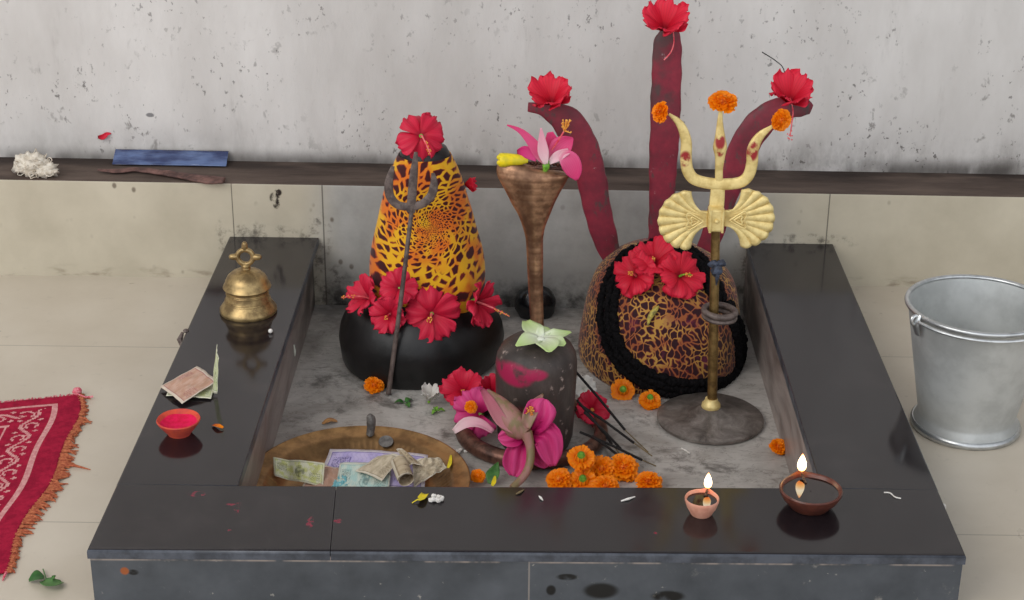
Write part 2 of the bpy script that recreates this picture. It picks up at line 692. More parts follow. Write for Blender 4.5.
M_WALL, M_DADO, M_LEDGE, M_FLOOR = make_wall_mat(), make_dado_mat(), make_ledge_mat(), make_floor_mat()
M_GRAN, M_FACE, M_BASIN, M_INNER = make_granite(), make_facing(), make_basin(), make_inner()
M_LEO = make_leopard('yellow_leopard_cloth', 'swirl')
M_LEO2 = make_leopard('dark_leopard_cloth', 'plain')
M_HIB = make_petal('red_hibiscus_petal', srgb(130, 8, 34), srgb(208, 22, 56), srgb(228, 48, 80), .12)
M_HIBS = make_petal('scarlet_hibiscus_petal', srgb(120, 6, 22), srgb(212, 20, 48), srgb(234, 44, 72), .15)
M_MAG = make_petal('magenta_hibiscus_petal', srgb(150, 10, 60), srgb(210, 36, 116), srgb(232, 84, 150), .08)
M_PINK = make_petal('pink_lily_petal', srgb(240, 190, 200), srgb(236, 100, 150), srgb(226, 60, 124), .1)
M_PALE = make_petal('pale_pink_petal', srgb(240, 215, 215), srgb(244, 205, 212), srgb(240, 170, 190), .1)
M_LOTUS = make_petal('pale_green_petal', srgb(244, 248, 234), srgb(236, 245, 214), srgb(204, 228, 152), .04)
M_WHITEP = make_petal('white_petal', srgb(200, 196, 186), srgb(226, 222, 214), srgb(230, 226, 220), .1)
M_MARI = make_petal('marigold_petal', srgb(190, 70, 4), srgb(240, 120, 4), srgb(255, 150, 10), .1)
M_YEL = noisy('yellow_petal', srgb(238, 210, 20), srgb(206, 190, 40), 60, .5)
M_STAM = noisy('stamen_column', srgb(214, 40, 70), srgb(240, 130, 130), 80, .5)
M_ANTH = noisy('pollen', srgb(226, 120, 40), srgb(240, 190, 90), 200, .6)
M_GREEN = noisy('fresh_green', srgb(84, 140, 40), srgb(130, 180, 60), 80, .5)
M_LEAF = noisy('dark_leaf', srgb(40, 88, 36), srgb(74, 122, 56), 50, .45)
M_BLACKSTONE = noisy('oiled_black_stone', srgb(17, 16, 16), srgb(30, 28, 28), 14, .38, bump=.25, bd=.004)
M_BRASS = make_brass('aged_bell_brass', srgb(178, 152, 104), srgb(126, 104, 70), .36, 40, .7)
M_GOLD = make_brass('gold_painted_brass', srgb(236, 214, 148), srgb(216, 190, 122), .45, 60, .25)
M_COPPER = make_brass('tarnished_copper', srgb(176, 122, 92), srgb(112, 74, 54), .36, 50, .8)
M_DKCOP = make_brass('dark_copper', srgb(120, 84, 70), srgb(66, 46, 40), .42, 40, .6)
M_TRAY = make_brass('tray_brass', srgb(168, 130, 84), srgb(122, 92, 58), .34, 20, .7)
M_IRON = make_brass('dark_iron', srgb(112, 98, 92), srgb(76, 64, 60), .5, 60, .25)
M_ALU = make_brass('brushed_aluminium', srgb(204, 206, 204), srgb(182, 184, 182), .48, 9, .55)
M_BAND = make_brass('bright_aluminium', srgb(206, 208, 208), srgb(180, 182, 182), .3, 30, .9)
M_TRIM = noisy('black_pompom_trim', srgb(8, 7, 8), srgb(22, 20, 22), 200, .9, bump=.5, bd=.001, spec=.1)
M_CLAY = noisy('pale_terracotta', srgb(226, 164, 140), srgb(212, 146, 122), 60, .6)
M_DCLAY = noisy('glazed_dark_terracotta', srgb(104, 58, 46), srgb(80, 44, 36), 60, .28)
M_OIL = Mat('lamp_oil', srgb(30, 14, 10), .04, spec=.7)
M_WICK = noisy('burnt_wick', srgb(40, 30, 26), srgb(120, 96, 76), 200, .8)
M_COTTON = noisy('cotton', srgb(226, 218, 204), srgb(196, 184, 166), 90, .9)
M_POWDER = noisy('vermilion_powder', srgb(226, 16, 84), srgb(204, 10, 62), 90, .9)
M_STICK = noisy('black_incense', srgb(22, 19, 19), srgb(38, 33, 32), 200, .8)
M_BAMB = noisy('bamboo_stick', srgb(128, 110, 76), srgb(100, 84, 58), 100, .7)
M_GRAYST = noisy('grey_stone', srgb(84, 80, 78), srgb(120, 116, 112), 60, .6)
M_WHITE = noisy('white_grain', srgb(232, 228, 222), srgb(210, 204, 196), 150, .7)

# ------------------------------------------------------------------ setting
g = G()
X0, X1, Y0 = -3.0, 3.0, -5.2
g.grid(lambda u, v: (X0 + (-W2 + .012 - X0) * u, Y0 - Y0 * v, 0), 1, 1)
g.grid(lambda u, v: (W2 - .012 + (X1 - W2 + .012) * u, Y0 - Y0 * v, 0), 1, 1)
g.grid(lambda u, v: (-W2 + .012 + (2 * W2 - .024) * u, Y0 + (-DP + .012 - Y0) * v, 0), 1, 1)
fl = g.obj('floor', M_FLOOR, smooth=False)
tag(fl, 'cream glazed floor tiles round the black shrine platform', 'floor', kind='structure')

zl = lambda x: LZ - .0055 * x
g = G()
g.box((X0, LY, -.07), (X1, LY + .12, 3.2))
w = g.obj('wall_back', M_WALL, smooth=False)
tag(w, 'white limewashed back wall speckled with grey mildew', 'wall', kind='structure')
g = G()
vs = [(X0, 0, -.07), (X1, 0, -.07), (X1, 0, zl(X1)), (X0, 0, zl(X0)), (X0, LY, zl(X0)), (X1, LY, zl(X1)), (X1, LY, -.07), (X0, LY, -.07)]
g.add(vs, [(0, 1, 2, 3), (3, 2, 5, 4), (4, 5, 6, 7), (1, 6, 5, 2), (0, 3, 4, 7)], [0, 1, 0, 0, 0])
w = g.obj('trim_1', [M_DADO, M_LEDGE], smooth=False, bevel=.003)
tag(w, 'tiled dado with a dark dirty ledge along the back wall', 'wall ledge', kind='structure')

# ------------------------------------------------------------------ the platform
plat = thing('shrine_platform', 'low black granite shrine platform with a sunken marble basin, built against the back wall', 'platform', (0, -DP / 2, 0))
OFF = (0, -DP / 2, 0)
TH = .0165
oBL, oBR, oFL, oFR = [on_z(a, b, HP) for a, b in ((229, 237), (833, 243), (86.5, 549.5), (966.5, 555.5))]
iBL, iBR, iFL, iFR = [on_z(a, b, HP) for a, b in ((318, 240), (747, 244), (238, 485.5), (821, 488))]
for q in (oBL, oBR, iBL, iBR):
    q.y = -.001
JF1, JF0 = on_z(336, 487, HP), on_z(331, 547, HP)
lerp_y = lambda a, b, y: a.lerp(b, (y - a.y) / (b.y - a.y))
GAP = .0005


def prism(top, z0, z1):
    n = len(top)
    vs = [(q.x, q.y, z0) for q in top] + [(q.x, q.y, z1) for q in top]
    fs = [tuple(range(n - 1, -1, -1)), tuple(range(n, 2 * n))] + [(k, (k + 1) % n, (k + 1) % n + n, k + n) for k in range(n)]
    return G().add(vs, fs)


M_NOSE = noisy('dusty_skylit_granite_edge', srgb(58, 61, 68), srgb(84, 88, 97), 26, .35)  # dusty slab edges, with the bluish sky reflection mixed into their colour


def slab(top, rounded):
    """a granite slab; the edges along the listed lines are rounded"""
    pr_ = prism(top, HP - TH, HP)
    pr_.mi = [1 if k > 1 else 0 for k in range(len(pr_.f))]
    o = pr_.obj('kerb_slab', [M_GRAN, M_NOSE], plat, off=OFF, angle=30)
    me = o.data
    at = me.attributes.new('bevel_weight_edge', 'FLOAT', 'EDGE')
    for e in me.edges:
        a, b = [me.vertices[v].co + Vector(OFF) for v in e.vertices]
        if abs(a.z - HP) < 1e-5 and abs(b.z - HP) < 1e-5:
            for p, q, w in rounded:
                d = (q - p).normalized()
                if all(((v - p) - d * (v - p).dot(d)).length < .003 for v in (a, b)):
                    at.data[e.index].value = w
    md = o.modifiers.new('bevel', 'BEVEL')
    md.width = .007
    md.segments = 4
    md.limit_method = 'WEIGHT'
    return o


ex = Vector((GAP, 0, 0))
RND = [(oFL, oFR, 1.0), (oBL, oFL, .5), (oBR, oFR, .5), (iBL, iFL, .3), (iBR, iFR, .3), (iFL, iFR, .3)]
mL, mR = lerp_y(oBL, oFL, iFL.y), lerp_y(oBR, oFR, iFR.y)
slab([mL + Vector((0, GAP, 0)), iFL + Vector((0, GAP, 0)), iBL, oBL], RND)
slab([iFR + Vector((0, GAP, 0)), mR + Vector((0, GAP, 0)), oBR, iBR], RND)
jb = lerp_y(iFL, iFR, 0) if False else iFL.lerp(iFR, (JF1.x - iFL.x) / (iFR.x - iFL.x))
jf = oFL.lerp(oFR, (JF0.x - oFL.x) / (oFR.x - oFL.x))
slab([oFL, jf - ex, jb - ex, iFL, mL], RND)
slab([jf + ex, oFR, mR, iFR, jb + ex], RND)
M_GROUT = noisy('pale_grout', srgb(150, 134, 128), srgb(84, 76, 74), 60, .9)
prism([jf - ex * .9, jf + ex * .9, jb + ex * .9, jb - ex * .9], HP - TH, HP - .0102).obj('grout_line', M_GROUT, plat, smooth=False, off=OFF)
i = .003
zt_ = HP - TH - .0006
fL, fR = oFL + Vector((i, i, 0)), oFR + Vector((-i, i, 0))
eps = Vector((0, .006, 0))
prism([fL, fR, mR + Vector((-i, 0, 0)) - eps, iFR - eps, iFL - eps, mL + Vector((i, 0, 0)) - eps], -.001, zt_).obj('front_facing', M_FACE, plat, smooth=False, off=OFF)
prism([mL + Vector((i, -.005, 0)), iFL + Vector((-.0205, -.005, 0)), iBL + Vector((-.0225, 0, 0)), oBL + Vector((i, 0, 0))], -.001, zt_).obj('side_facing', M_FACE, plat, smooth=False, off=OFF)
prism([iFR + Vector((.017, -.005, 0)), mR + Vector((-i, -.005, 0)), oBR + Vector((-i, 0, 0)), iBR + Vector((.010, 0, 0))], -.001, zt_).obj('side_facing', M_FACE, plat, smooth=False, off=OFF)
vx = lambda q, d: Vector((q.x + d, q.y, 0))
prism([vx(iFL, -.020), vx(iFL, -.012), vx(iBL, -.0145), vx(iBL, -.022)], ZB - .01, zt_).obj('inner_facing', M_INNER, plat, smooth=False, off=OFF)
prism([vx(iFR, .009), vx(iFR, .0165), vx(iBR, .0095), vx(iBR, .001)], ZB - .01, zt_).obj('inner_facing', M_INNER, plat, smooth=False, off=OFF)
up_ = Vector((0, .004, 0))
prism([vx(iFL, -.0118) - eps * .9, vx(iFR, .0088) - eps * .9, vx(iFR, .0088) + up_, vx(iFL, -.0118) + up_], ZB - .01, zt_).obj('inner_facing', M_INNER, plat, smooth=False, off=OFF)
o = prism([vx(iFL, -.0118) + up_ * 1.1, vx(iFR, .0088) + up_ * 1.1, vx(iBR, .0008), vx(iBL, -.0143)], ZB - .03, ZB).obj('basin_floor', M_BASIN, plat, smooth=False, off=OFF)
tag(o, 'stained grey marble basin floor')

# ------------------------------------------------------------------ flowers
TOCAM = lambda p: (CP - Vector(p)).normalized()


def hibiscus(loc, axis, L, label, mat=None, cat='flower', group='red hibiscus flowers', spin=0.0, cup=.35, seed=1,
             droop=None, stamen=1.0, n=5, name='hibiscus_flower', width=1.0, skip=(), stem=None, smat=None, calyx=True):
    rnd = random.Random(seed)
    mat = mat or M_HIB
    t = thing(name, label, cat, loc, group)
    Q = axis_q(axis, spin)
    a, b, c = .25 + cup * 1.5, .75 - cup * .6, 1.0 - cup * .38
    for k in range(n):
        if k in skip:
            continue
        ph, tw, ln = rnd.uniform(0, 6), rnd.uniform(.10, .26), rnd.uniform(.9, 1.06)
        bb = b * rnd.uniform(.75, 1.3)
        R = Matrix.Rotation(2 * PI * k / n + rnd.uniform(-.12, .12), 3, 'Z')

        def fn(u, v, ph=ph, tw=tw, ln=ln, R=R, bb=bb):
            vv = v * 2 - 1
            w = .74 * width * (u ** .80) * (1 - .50 * u ** 8)
            e = 1 - .10 * (vv ** 4) * u + .045 * math.sin(vv * 8 + ph) * u + .03 * math.sin(vv * 21 + ph * 2) * u
            r = L * ln * u * c * e
            z = L * (a * u - bb * u * u) + L * .10 * u * u * math.sin(vv * 6.5 + ph) + L * tw * vv * u
            z += L * .035 * u ** 3 * math.sin(vv * 17 + ph) - L * .10 * vv * vv * u
            return Q @ (R @ Vector((r, L * w * vv, z)))
        G().grid(fn, 9, 14).obj('petal', mat, t, angle=0, solid=.0007)
    if stamen:
        ax = Vector((0, 0, 1))
        dr = Vector(droop) if droop is not None else Vector((0, 0, -.25))
        pts = [(Q @ (ax * (L * 1.15 * stamen * f))) + dr * (L * stamen * f * f) for f in [i / 7 for i in range(8)]]
        g = G().tube(pts, [L * .045 * (1 - .5 * i / 7) for i in range(8)], 6)
        st = g.obj('stamen', smat or M_STAM, t)
        g = G()
        for i in range(16):
            f = rnd.uniform(.62, 1.0)
            q = (Q @ (ax * (L * 1.15 * stamen * f))) + dr * (L * stamen * f * f)
            d = Vector((rnd.uniform(-1, 1), rnd.uniform(-1, 1), rnd.uniform(-1, 1))).normalized()
            g.blob(q + d * L * .07, L * .028, 4, 6)
        g.obj('anthers', M_ANTH, st)
    z0 = -.20 * L
    if calyx:
      g = G()
      g.tube([Q @ Vector((0, 0, z0)), Q @ Vector((0, 0, z0 * .4)), Q @ Vector((0, 0, .04 * L))], [L * .06, L * .12, L * .08], 8)
      g.obj('calyx', M_GREEN, t)
    if stem:
        G().tube([Vector(q) - Vector(loc) for q in stem], .0011, 6).obj('stem', M_STICK, t)
    return t


def marigold(loc, axis, R, label, seed=1, group='orange marigold heads', flat=.62):
    rnd = random.Random(seed)
    t = thing('marigold', label, 'flower', loc, group)
    Q = axis_q(axis, rnd.uniform(0, 6))
    g = G()
    for th, n, ln in ((98, 15, 1.0), (78, 16, 1.0), (58, 15, .98), (40, 12, .95), (22, 8, .92), (6, 4, .9)):
        for k in range(n):
            ph = 2 * PI * (k + rnd.uniform(-.25, .25)) / n + th
            tt = math.radians(th + rnd.uniform(-8, 8))
            d = Vector((math.sin(tt) * math.cos(ph), math.sin(tt) * math.sin(ph), math.cos(tt)))
            s = d.cross(Vector((0.1, 0.2, 1))).normalized()
            e = s.cross(d)
            l = ln * rnd.uniform(.88, 1.08)
            w = rnd.uniform(.20, .28)
            f0 = rnd.uniform(0, 6)

            def fn(u, v, d=d, s=s, e=e, l=l, w=w, f0=f0):
                vv = v * 2 - 1
                q = d * (.25 + (l - .25) * u) + s * (w * vv * (.35 + .65 * u)) + e * (.10 * u * math.sin(vv * 4 + f0) - .10 * u * u)
                q = q * R
                return Q @ Vector((q.x, q.y, q.z * flat))
            g.grid(fn, 3, 4)
    g.blob((0, 0, 0), R * .5, 6, 10)
    g.obj('petals', M_MARI, t, angle=0)
    g = G()
    g.tube([Q @ Vector((0, 0, -.70 * R)), Q @ Vector((0, 0, -.55 * R)), Q @ Vector((0, 0, -.2 * R))], [.12 * R, .26 * R, .34 * R], 9)
    g.obj('calyx', M_GREEN, t)
    return t


def strip(pts, wd, nrm, cup=.15, n=12, m=6, ruff=0.0, seed=0):
    """a petal swept along pts with half widths wd, facing nrm"""
    P = cr(pts, n + 1)
    W = cr1(wd, n + 1)
    nr = Vector(nrm).normalized()

    def fn(u, v):
        i = min(int(u * n + .5), n)
        T = (P[min(i + 1, n)] - P[max(i - 1, 0)]).normalized()
        s = T.cross(nr).normalized()
        q = s.cross(T)
        vv = v * 2 - 1
        return P[i] + s * (W[i] * vv) + q * (W[i] * cup * (vv * vv) + ruff * W[i] * math.sin(vv * 7 + u * 5 + seed))
    return G().grid(fn, n, m)


def hit(px, py, *trees):
    best = None
    d = ray(px, py)
    for t in trees:
        h = t.ray_cast(CP, d)
        if h[0] is not None and (best is None or h[3] < best[2]):
            best = (h[0], h[1], h[3])
    if best:
        nrm = best[1] if best[1].dot(d) < 0 else -best[1]
        return best[0], nrm
    # outside the outline: nearest point of the surface to the ray
    bp = None
    for t in trees:
        for k in range(60):
            q = CP + d * (2.6 + k * .02)
            r = t.find_nearest(q)
            if r[0] is not None and (bp is None or r[3] < bp[2]):
                bp = (r[0], (q - r[0]).normalized() if r[3] > 1e-6 else r[1], r[3])
    return bp[0], bp[1]


# ------------------------------------------------------------------ the tall stone in yellow leopard cloth
c1 = on_y(419.5, 340, YL)
k1 = mpp(c1)
BASE_L = Vector((c1.x, YL, ZB))
st1 = thing('draped_stone', 'tall cone-shaped stone wrapped in yellow leopard cloth above a round black base', 'sacred stone', BASE_L)
cc = on_y(426, 250, YL).x
lump = lambda t, z, r: 1 + .018 * math.sin(3 * t + 1) + .012 * math.sin(5 * t + z * 20)
gb = G().lathe([(.158, .001), (.167, .010), (.170, .03), (.173, .055), (.169, .08), (.158, .105), (.144, .13), (.125, .15), (.105, .165), (.06, .175)],
               64, (c1.x, YL, ZB), 1, .96, lump)
bvh_b = gb.bvh()
gb.obj('base_stone', M_BLACKSTONE, st1, off=BASE_L)
prof = []
for py, hw in ((300, 56), (290, 57), (280, 57.5), (265, 57), (250, 55), (235, 52), (220, 48.5), (210, 46), (200, 43), (190, 40.5), (180, 37.5), (168, 33), (160, 29), (154, 26)):
    q = on_y(426, py, YL)
    prof.append((hw * mpp(q), q.z))
pn = [Vector(a) for a in prof]
pp = cr([(a.x, a.y, 0) for a in pn], 40)
fold = lambda t, z, r: 1 + .018 * math.sin(7 * t + 9 * z) * (.3 + r * 6) + .02 * noise.noise(Vector((math.cos(t) * 2, math.sin(t) * 2, z * 14)))
gc = G().lathe([(q.x, q.y) for q in pp], 72, (cc, YL, 0), 1, .92, fold, cap0=False, cap1=False)
bvh_c = gc.bvh()
gc.obj('cloth_wrap', M_LEO, st1, off=BASE_L, angle=0, solid=.002)
g = G()
zt = prof[-1][1]
rt = prof[-1][0]
g.lathe([(rt * 1.06, -.020), (rt * 1.01, -.008), (rt * .95, .004), (rt * .85, .014), (rt * .55, .021), (rt * .1, .023)], 40, (cc, YL, zt), 1, .92)
bvh_t = g.bvh()
g.obj('stone_tip', M_BLACKSTONE, st1, off=BASE_L)

# hibiscus round the foot of the cloth and on the tip
def flower_on(px, py, trees, out, axmix, *a, **k):
    p, nr = hit(px, py, *trees)
    ax = (nr * (1 - axmix) + TOCAM(p) * axmix + Vector(k.pop('tilt', (0, 0, 0)))).normalized()
    return hibiscus(p + nr * out, ax, *a, **k)


GR1 = 'hibiscus flowers ringing the foot of the yellow leopard cloth'
T1 = (bvh_b, bvh_c)
flower_on(373, 302, T1, .012, .5, .050, 'leftmost red hibiscus at the foot of the yellow leopard cloth, its stamen pointing left', width=.84, group=GR1, seed=3, cup=.5,
          tilt=(-.7, 0, .1), spin=.5, droop=(-.3, 0, -.35))
flower_on(402, 286, T1, .012, .6, .046, 'red hibiscus behind the iron trident shaft, highest of the ring round the yellow leopard cloth', width=.84, group=GR1, seed=5, cup=.35, spin=1.2, stamen=0,
          tilt=(0, 0, .3))
flower_on(393, 316, T1, .014, .6, .048, 'red hibiscus hanging low on the black base just left of the largest bloom', width=.84, group=GR1, seed=8, cup=.45, spin=.2, stamen=.5,
          tilt=(-.2, 0, -.3))
flower_on(430, 310, T1, .016, .75, .062, 'largest red hibiscus facing front in the middle of the ring on the black base', width=.84, group=GR1, seed=11, cup=.25, spin=.35, stamen=.45,
          droop=(-.3, 0, -.5))
flower_on(470, 300, T1, .014, .55, .056, 'rightmost red hibiscus at the foot of the yellow leopard cloth, stamens pointing right', width=.84, group=GR1, seed=14, cup=.45, spin=.8,
          tilt=(.5, 0, -.1), droop=(.35, 0, -.35))
p, nr = hit(422, 148, bvh_t)
ph = on_y(421, 136, p.y - .012)
hibiscus(ph, (TOCAM(ph) + Vector((.05, 0, .25))), .052, 'red hibiscus standing open on the tip of the tall draped stone', M_HIB, seed=21, cup=.12, spin=.95, stamen=.9, width=.86,
         droop=(.35, -.2, -1.0), group='hibiscus flowers crowning the stones and the big trident')
ps = on_y(464, 184, YL + .03)
hibiscus(ps, (1, -.1, .05), .020, 'small faded red hibiscus peeping out at the right of the tall draped stone', M_HIBS, seed=22, cup=.8, stamen=0, group=None)

# ------------------------------------------------------------------ iron trident leaning on the black base
p0 = on_z(388.5, 395, ZB)
p0.z += .002
pt = on_y(412, 208, -.400)
sh = cr([p0, p0.lerp(pt, .5) + Vector((.001, 0, 0)), pt], 10)
it = thing('iron_trident', 'thin dark iron trident leaning on the black base of the tall draped stone', 'trident', p0)
G().tube(sh, [.0052, .0052, .005, .005, .0048, .0048, .0046, .0046, .0046, .0046], 10).obj('shaft', M_IRON, it, off=p0)
yy = lambda py: -.400 + (208 - py) * .0009 * .15
nf = (0, -1, .15)
def blade(pxs, wds, n=24, th=.35, y=None, name='prong', mat=None, par=None, off=None, rough=0):
    pts = cr([on_y(a, b, y if y is not None else yy(b)) for a, b in pxs], n)
    kk = mpp(pts[0])
    wd = [v * kk / 2 for v in cr1(wds, n)]
    gg = G().tube(pts, wd, 16, th, nf, power=.7)
    if rough:
        gg.v = [q + Vector((noise.noise(q * 34), 0, noise.noise(q * 34 + Vector((9, 0, 0))))) * rough for q in gg.v]
    return gg.obj(name, mat, par, off=off)


blade([(411, 212), (412, 195), (414, 172), (416, 152)], [9, 9, 8, 3.5], y=None, mat=M_IRON, par=it, off=p0)
blade([(411, 207), (398, 205), (390, 196), (389, 182), (393, 166)], [8, 8.5, 9, 8.5, 3.5], mat=M_IRON, par=it, off=p0)
blade([(411, 207), (422, 204), (431, 196), (434, 184), (433, 173)], [8, 8.5, 9, 8, 3.5], mat=M_IRON, par=it, off=p0)

# ------------------------------------------------------------------ small dark stone, copper cobra with its coil
YS = -.628
cs = on_y(536, 400, YS)
ks = mpp(cs)
S0 = Vector((cs.x, YS, ZB))
lg = thing('lingam_stone', 'short round-topped grey stone smeared with pink powder, standing inside the copper cobra coil', 'sacred stone', S0)
g = G()
sprof = [(a_, b_ * 1.03) for a_, b_ in [(.066, .002), (.072, .02), (.0745, .06), (.0755, .10), (.0765, .14), (.0765, .165), (.074, .182), (.066, .197), (.052, .207), (.03, .213), (.006, .2145)]]
g.lathe(sprof, 56, S0, 1, 1, lambda t, z, r: 1 + .03 * noise.noise(Vector((math.cos(t) * 1.3, math.sin(t) * 1.3, z * 6))))
bvh_s = g.bvh()
m = Mat('worn_grey_stone', rough=.5, spec=.4)
O = m.coord('Object')
x, y, z = m.xyz(O)
c = m.ramp(m.noise(m.scale(O, (14, 14, 5)), 1.0, 6, .7), [(.3, srgb(40, 34, 32)), (.55, srgb(70, 61, 57)), (.8, srgb(104, 92, 86))])
c = m.mix(m.noise(O, 60.0, 4).ss(.62, .74) * .7, c, srgb(180, 160, 150))
pk = m.spots(x, z, [(-.040, .172, .042, .026), (-.005, .178, .03, .014)]) * (y.lt(0.01))
c = m.mix(pk * m.noise(O, 34.0, 4).ss(.30, .50) * .85, c, srgb(170, 14, 74))
c = m.mix(m.spots(x, z, [(-.02, .085, .05, .03)]) * y.lt(0) * .35, c, srgb(150, 40, 60))
m.set('Base Color', c).bump(m.noise(O, 50.0, 6), .35, .003)
g.obj('stone_body', m, lg, off=S0)

cob = thing('cobra_figure', 'copper cobra with a wide hood rising behind the short grey stone, tail coiled round it', 'cobra figure', S0)
RC = .132
pts = []
for i in range(121):
    a = PI / 2 + i / 120 * 2 * PI * 1.14
    rr = RC
    pts.append(S0 + Vector((-.006 + rr * math.cos(a), .02 + rr * .95 * math.sin(a), .019 + (.0 if i < 75 else 0) - i / 120 * .006)))
rad = [.0185 - .010 * (i / 120) ** 1.5 for i in range(121)]
# second turn lies outside the first
for i in range(121):
    if i > 88:
        f = min(1, (i - 88) / 14)
        d = (pts[i] - S0)
        d.z = 0
        pts[i] += d.normalized() * .022 * f
        pts[i].z = ZB + rad[i] + .001
G().tube(pts, rad, 12).obj('coil', M_DKCOP, cob, off=S0)
YC = S0.y + .02 + RC * .95 + .012
g = G()
secs = [(538, 345, 6.6, 1.0), (537.5, 330, 6.7, 1.0), (536.5, 310, 7.0, 1.0), (535.5, 285, 7.6, 1), (535, 260, 8.2, 1), (534.5, 242, 8.6, 1), (534.3, 234, 9.6, 1), (534, 226, 11.6, .95),
        (534, 218, 14.5, .85), (534, 209, 18.5, .74), (533.5, 200, 23, .64), (533.3, 191, 27.5, .56), (533.3, 183, 32, .50), (533.3, 176, 35.5, .46), (533.5, 171, 36.5, .42), (534, 167.5, 35, .38), (534.5, 165.5, 30, .34)]
P = [on_y(a, b, YC) for a, b, _, _ in secs]
P = cr(P, 64)
kc = mpp(P[30])
W = [v * kc for v in cr1([s_[2] for s_ in secs], 64)]
F = cr1([s_[3] for s_ in secs], 64)
P.insert(0, Vector((P[0].x, YC, ZB + .02)))
W.insert(0, .0130)
F.insert(0, 1.0)
g.tube(P, W, 40, F, (0, -1, 0))
mh = Mat('scaled_copper', rough=.36, metal=.65)
O = mh.coord('Object')
x, y, z = mh.xyz(O)
row = (z * 2 * PI / .0125)
rows = (row.sin() * .5 + .5) ** 2.0
cols = (x / (z - .20).abs().mx(.10) * 15.0)
cl = (cols.sin() * .5 + .5)
tone = mh.mix(mh.noise(O, 45.0, 4).ss(.35, .65), srgb(190, 146, 112), srgb(132, 96, 72))
mh.set('Base Color', mh.mix((rows * .22).mx(cl.ss(.34, .0) * .6), tone, srgb(84, 58, 44)))
mh.bump(rows * -.3 + cl * .9, .35, .002)
bvh_h = g.bvh()
g.obj('hood', mh, cob, off=S0)
g = G()
rnd = random.Random(4)
for i in range(34):
    f = i / 33
    a = -1 + 2 * f
    q = on_y(535 + a * 35, 172.5 - 6.5 * (1 - a * a) ** .5, YC - .004)
    g.blob(q + Vector((0, -.010 * (1 - a * a), 0)), .0036, 5, 8)
    if i % 2:
        q = on_y(535 + a * 30, 168 - 5 * (1 - a * a) ** .5, YC + .004)
        g.blob(q, .0042, 5, 8)
g.obj('hood_beads', M_DKCOP, cob, off=S0)

# flowers on the hood
def px_y(y):
    return lambda a, b, dy=0.0: on_y(a, b, y + dy)


q = px_y(YC - .012)
L0 = q(548, 168)
lily = thing('pink_lily', 'pink and white pointed-petal blossom lying on top of the copper cobra hood', 'flower', L0)
nv = TOCAM(L0)
for pts_, wd, mt, sd, dy in (
        ([(547, 165), (537, 149), (522, 132), (507, 125)], [1.5, 6.5, 4.5, 2.2, .6], M_PINK, 1, .003),
        ([(546, 164), (543, 150), (541, 128)], [2, 5.5, .7], M_PALE, 2, -.010),
        ([(550, 161), (560, 148), (573, 138)], [2, 7, 11, 8, 1], M_PINK, 3, .002),
        ([(549, 163), (558, 156), (569, 151)], [2, 5, 3], M_PALE, 4, -.006),
        ([(560, 154), (570, 162), (577, 180)], [3, 8, 10, 8, 1.5], M_PINK, 5, -.008),
        ([(548, 163), (552, 148), (550, 132)], [2, 9, 3], M_PINK, 6, .010)):
    k = mpp(L0)
    strip([q(a, b, dy) for a, b in pts_], [v * k for v in wd], nv, .28, ruff=.04, seed=sd).obj('petal', mt, lily, off=L0, angle=0, solid=.0008)
G().tube([q(545, 171, -.004), q(546, 166, -.005), q(548, 160, -.003)], [.004, .0075, .004], 10).obj('calyx', M_GREEN, lily, off=L0)
g = G()
g.tube([q(552, 150), q(560, 138, -.01), q(566, 128, -.015)], .0016, 6)
rnd = random.Random(9)
sg = g.obj('stamen', M_STAM, lily, off=L0)
g = G()
for i in range(26):
    c = q(566 + rnd.uniform(-5, 5), 126 + rnd.uniform(-6, 6), -.015)
    g.tube([q(564, 131, -.015), c + Vector((0, rnd.uniform(-.008, .008), 0))], .0009, 4)
    g.blob(c, .0017, 4, 6)
g.obj('anthers', M_ANTH, sg, off=L0)
B0 = q(513, 162)
bud = thing('yellow_bud', 'furled yellow flower lying at the left edge of the cobra hood', 'flower', B0)
g = G()
ax = [q(500, 160, -.004), q(503, 160, -.004), q(512, 159.5, -.002), q(521, 160, 0), q(528, 161, 0)]
g.tube(cr(ax, 14), [v * mpp(B0) for v in cr1([6.2, 7.2, 6.0, 5.0, 2.0], 14)], 18)
g.obj('petal_tube', M_YEL, bud, off=B0)
g = G()
for i in range(5):
    a = i / 5 * 2 * PI
    c = q(501 + 1.5 * math.cos(a), 160 + 4.5 * math.sin(a), -.004 + .006 * math.cos(a))
    g.blob(c, (.006, .0035, .0055), 6, 8)
g.obj('petal_lip', M_YEL, bud, off=B0)
fade = thing('fallen_petal', 'dark pink petal tucked behind the yellow flower on the cobra hood', 'petal', q(527, 155, .004))
strip([q(517, 152, .004), q(526, 152, .003), q(537, 159, .002)], [v * k for v in (2, 6, 3)], nv, .25).obj('petal', M_MAG, fade, off=fade.location, angle=0, solid=.0008)

# pale green blossom on the stone
p, nr = hit(540, 338, bvh_s)
lo = thing('pale_green_blossom', 'pale green star-shaped blossom lying on top of the short grey stone', 'flower', p)
kk = mpp(p) * 1.3
for pts_, wd in (([(540, 339), (530, 340), (516, 346)], [4, 8, 1]), ([(540, 338), (533, 330), (526, 321)], [4, 8, 3]), ([(543, 337), (556, 335), (571, 332)], [4, 6, 1]),
                 ([(541, 340), (548, 345), (549, 352)], [5, 9, 2]), ([(543, 339), (557, 342), (565, 345)], [4, 6, 2]), ([(540, 337), (545, 331), (550, 329)], [4, 6, 2])):
    Z = p.z + .006
    zz = [Z, Z + .006, Z + .004]
    pts3 = [on_z(a, b, c_) for (a, b), c_ in zip(pts_, zz)]
    strip(pts3, [v * kk for v in wd], (0, -.25, 1), .25, ruff=.05).obj('petal', M_LOTUS, lo, off=p, angle=0, solid=.001)
g = G().blob(on_z(541, 339, p.z + .008), (.008, .008, .004), 6, 10)
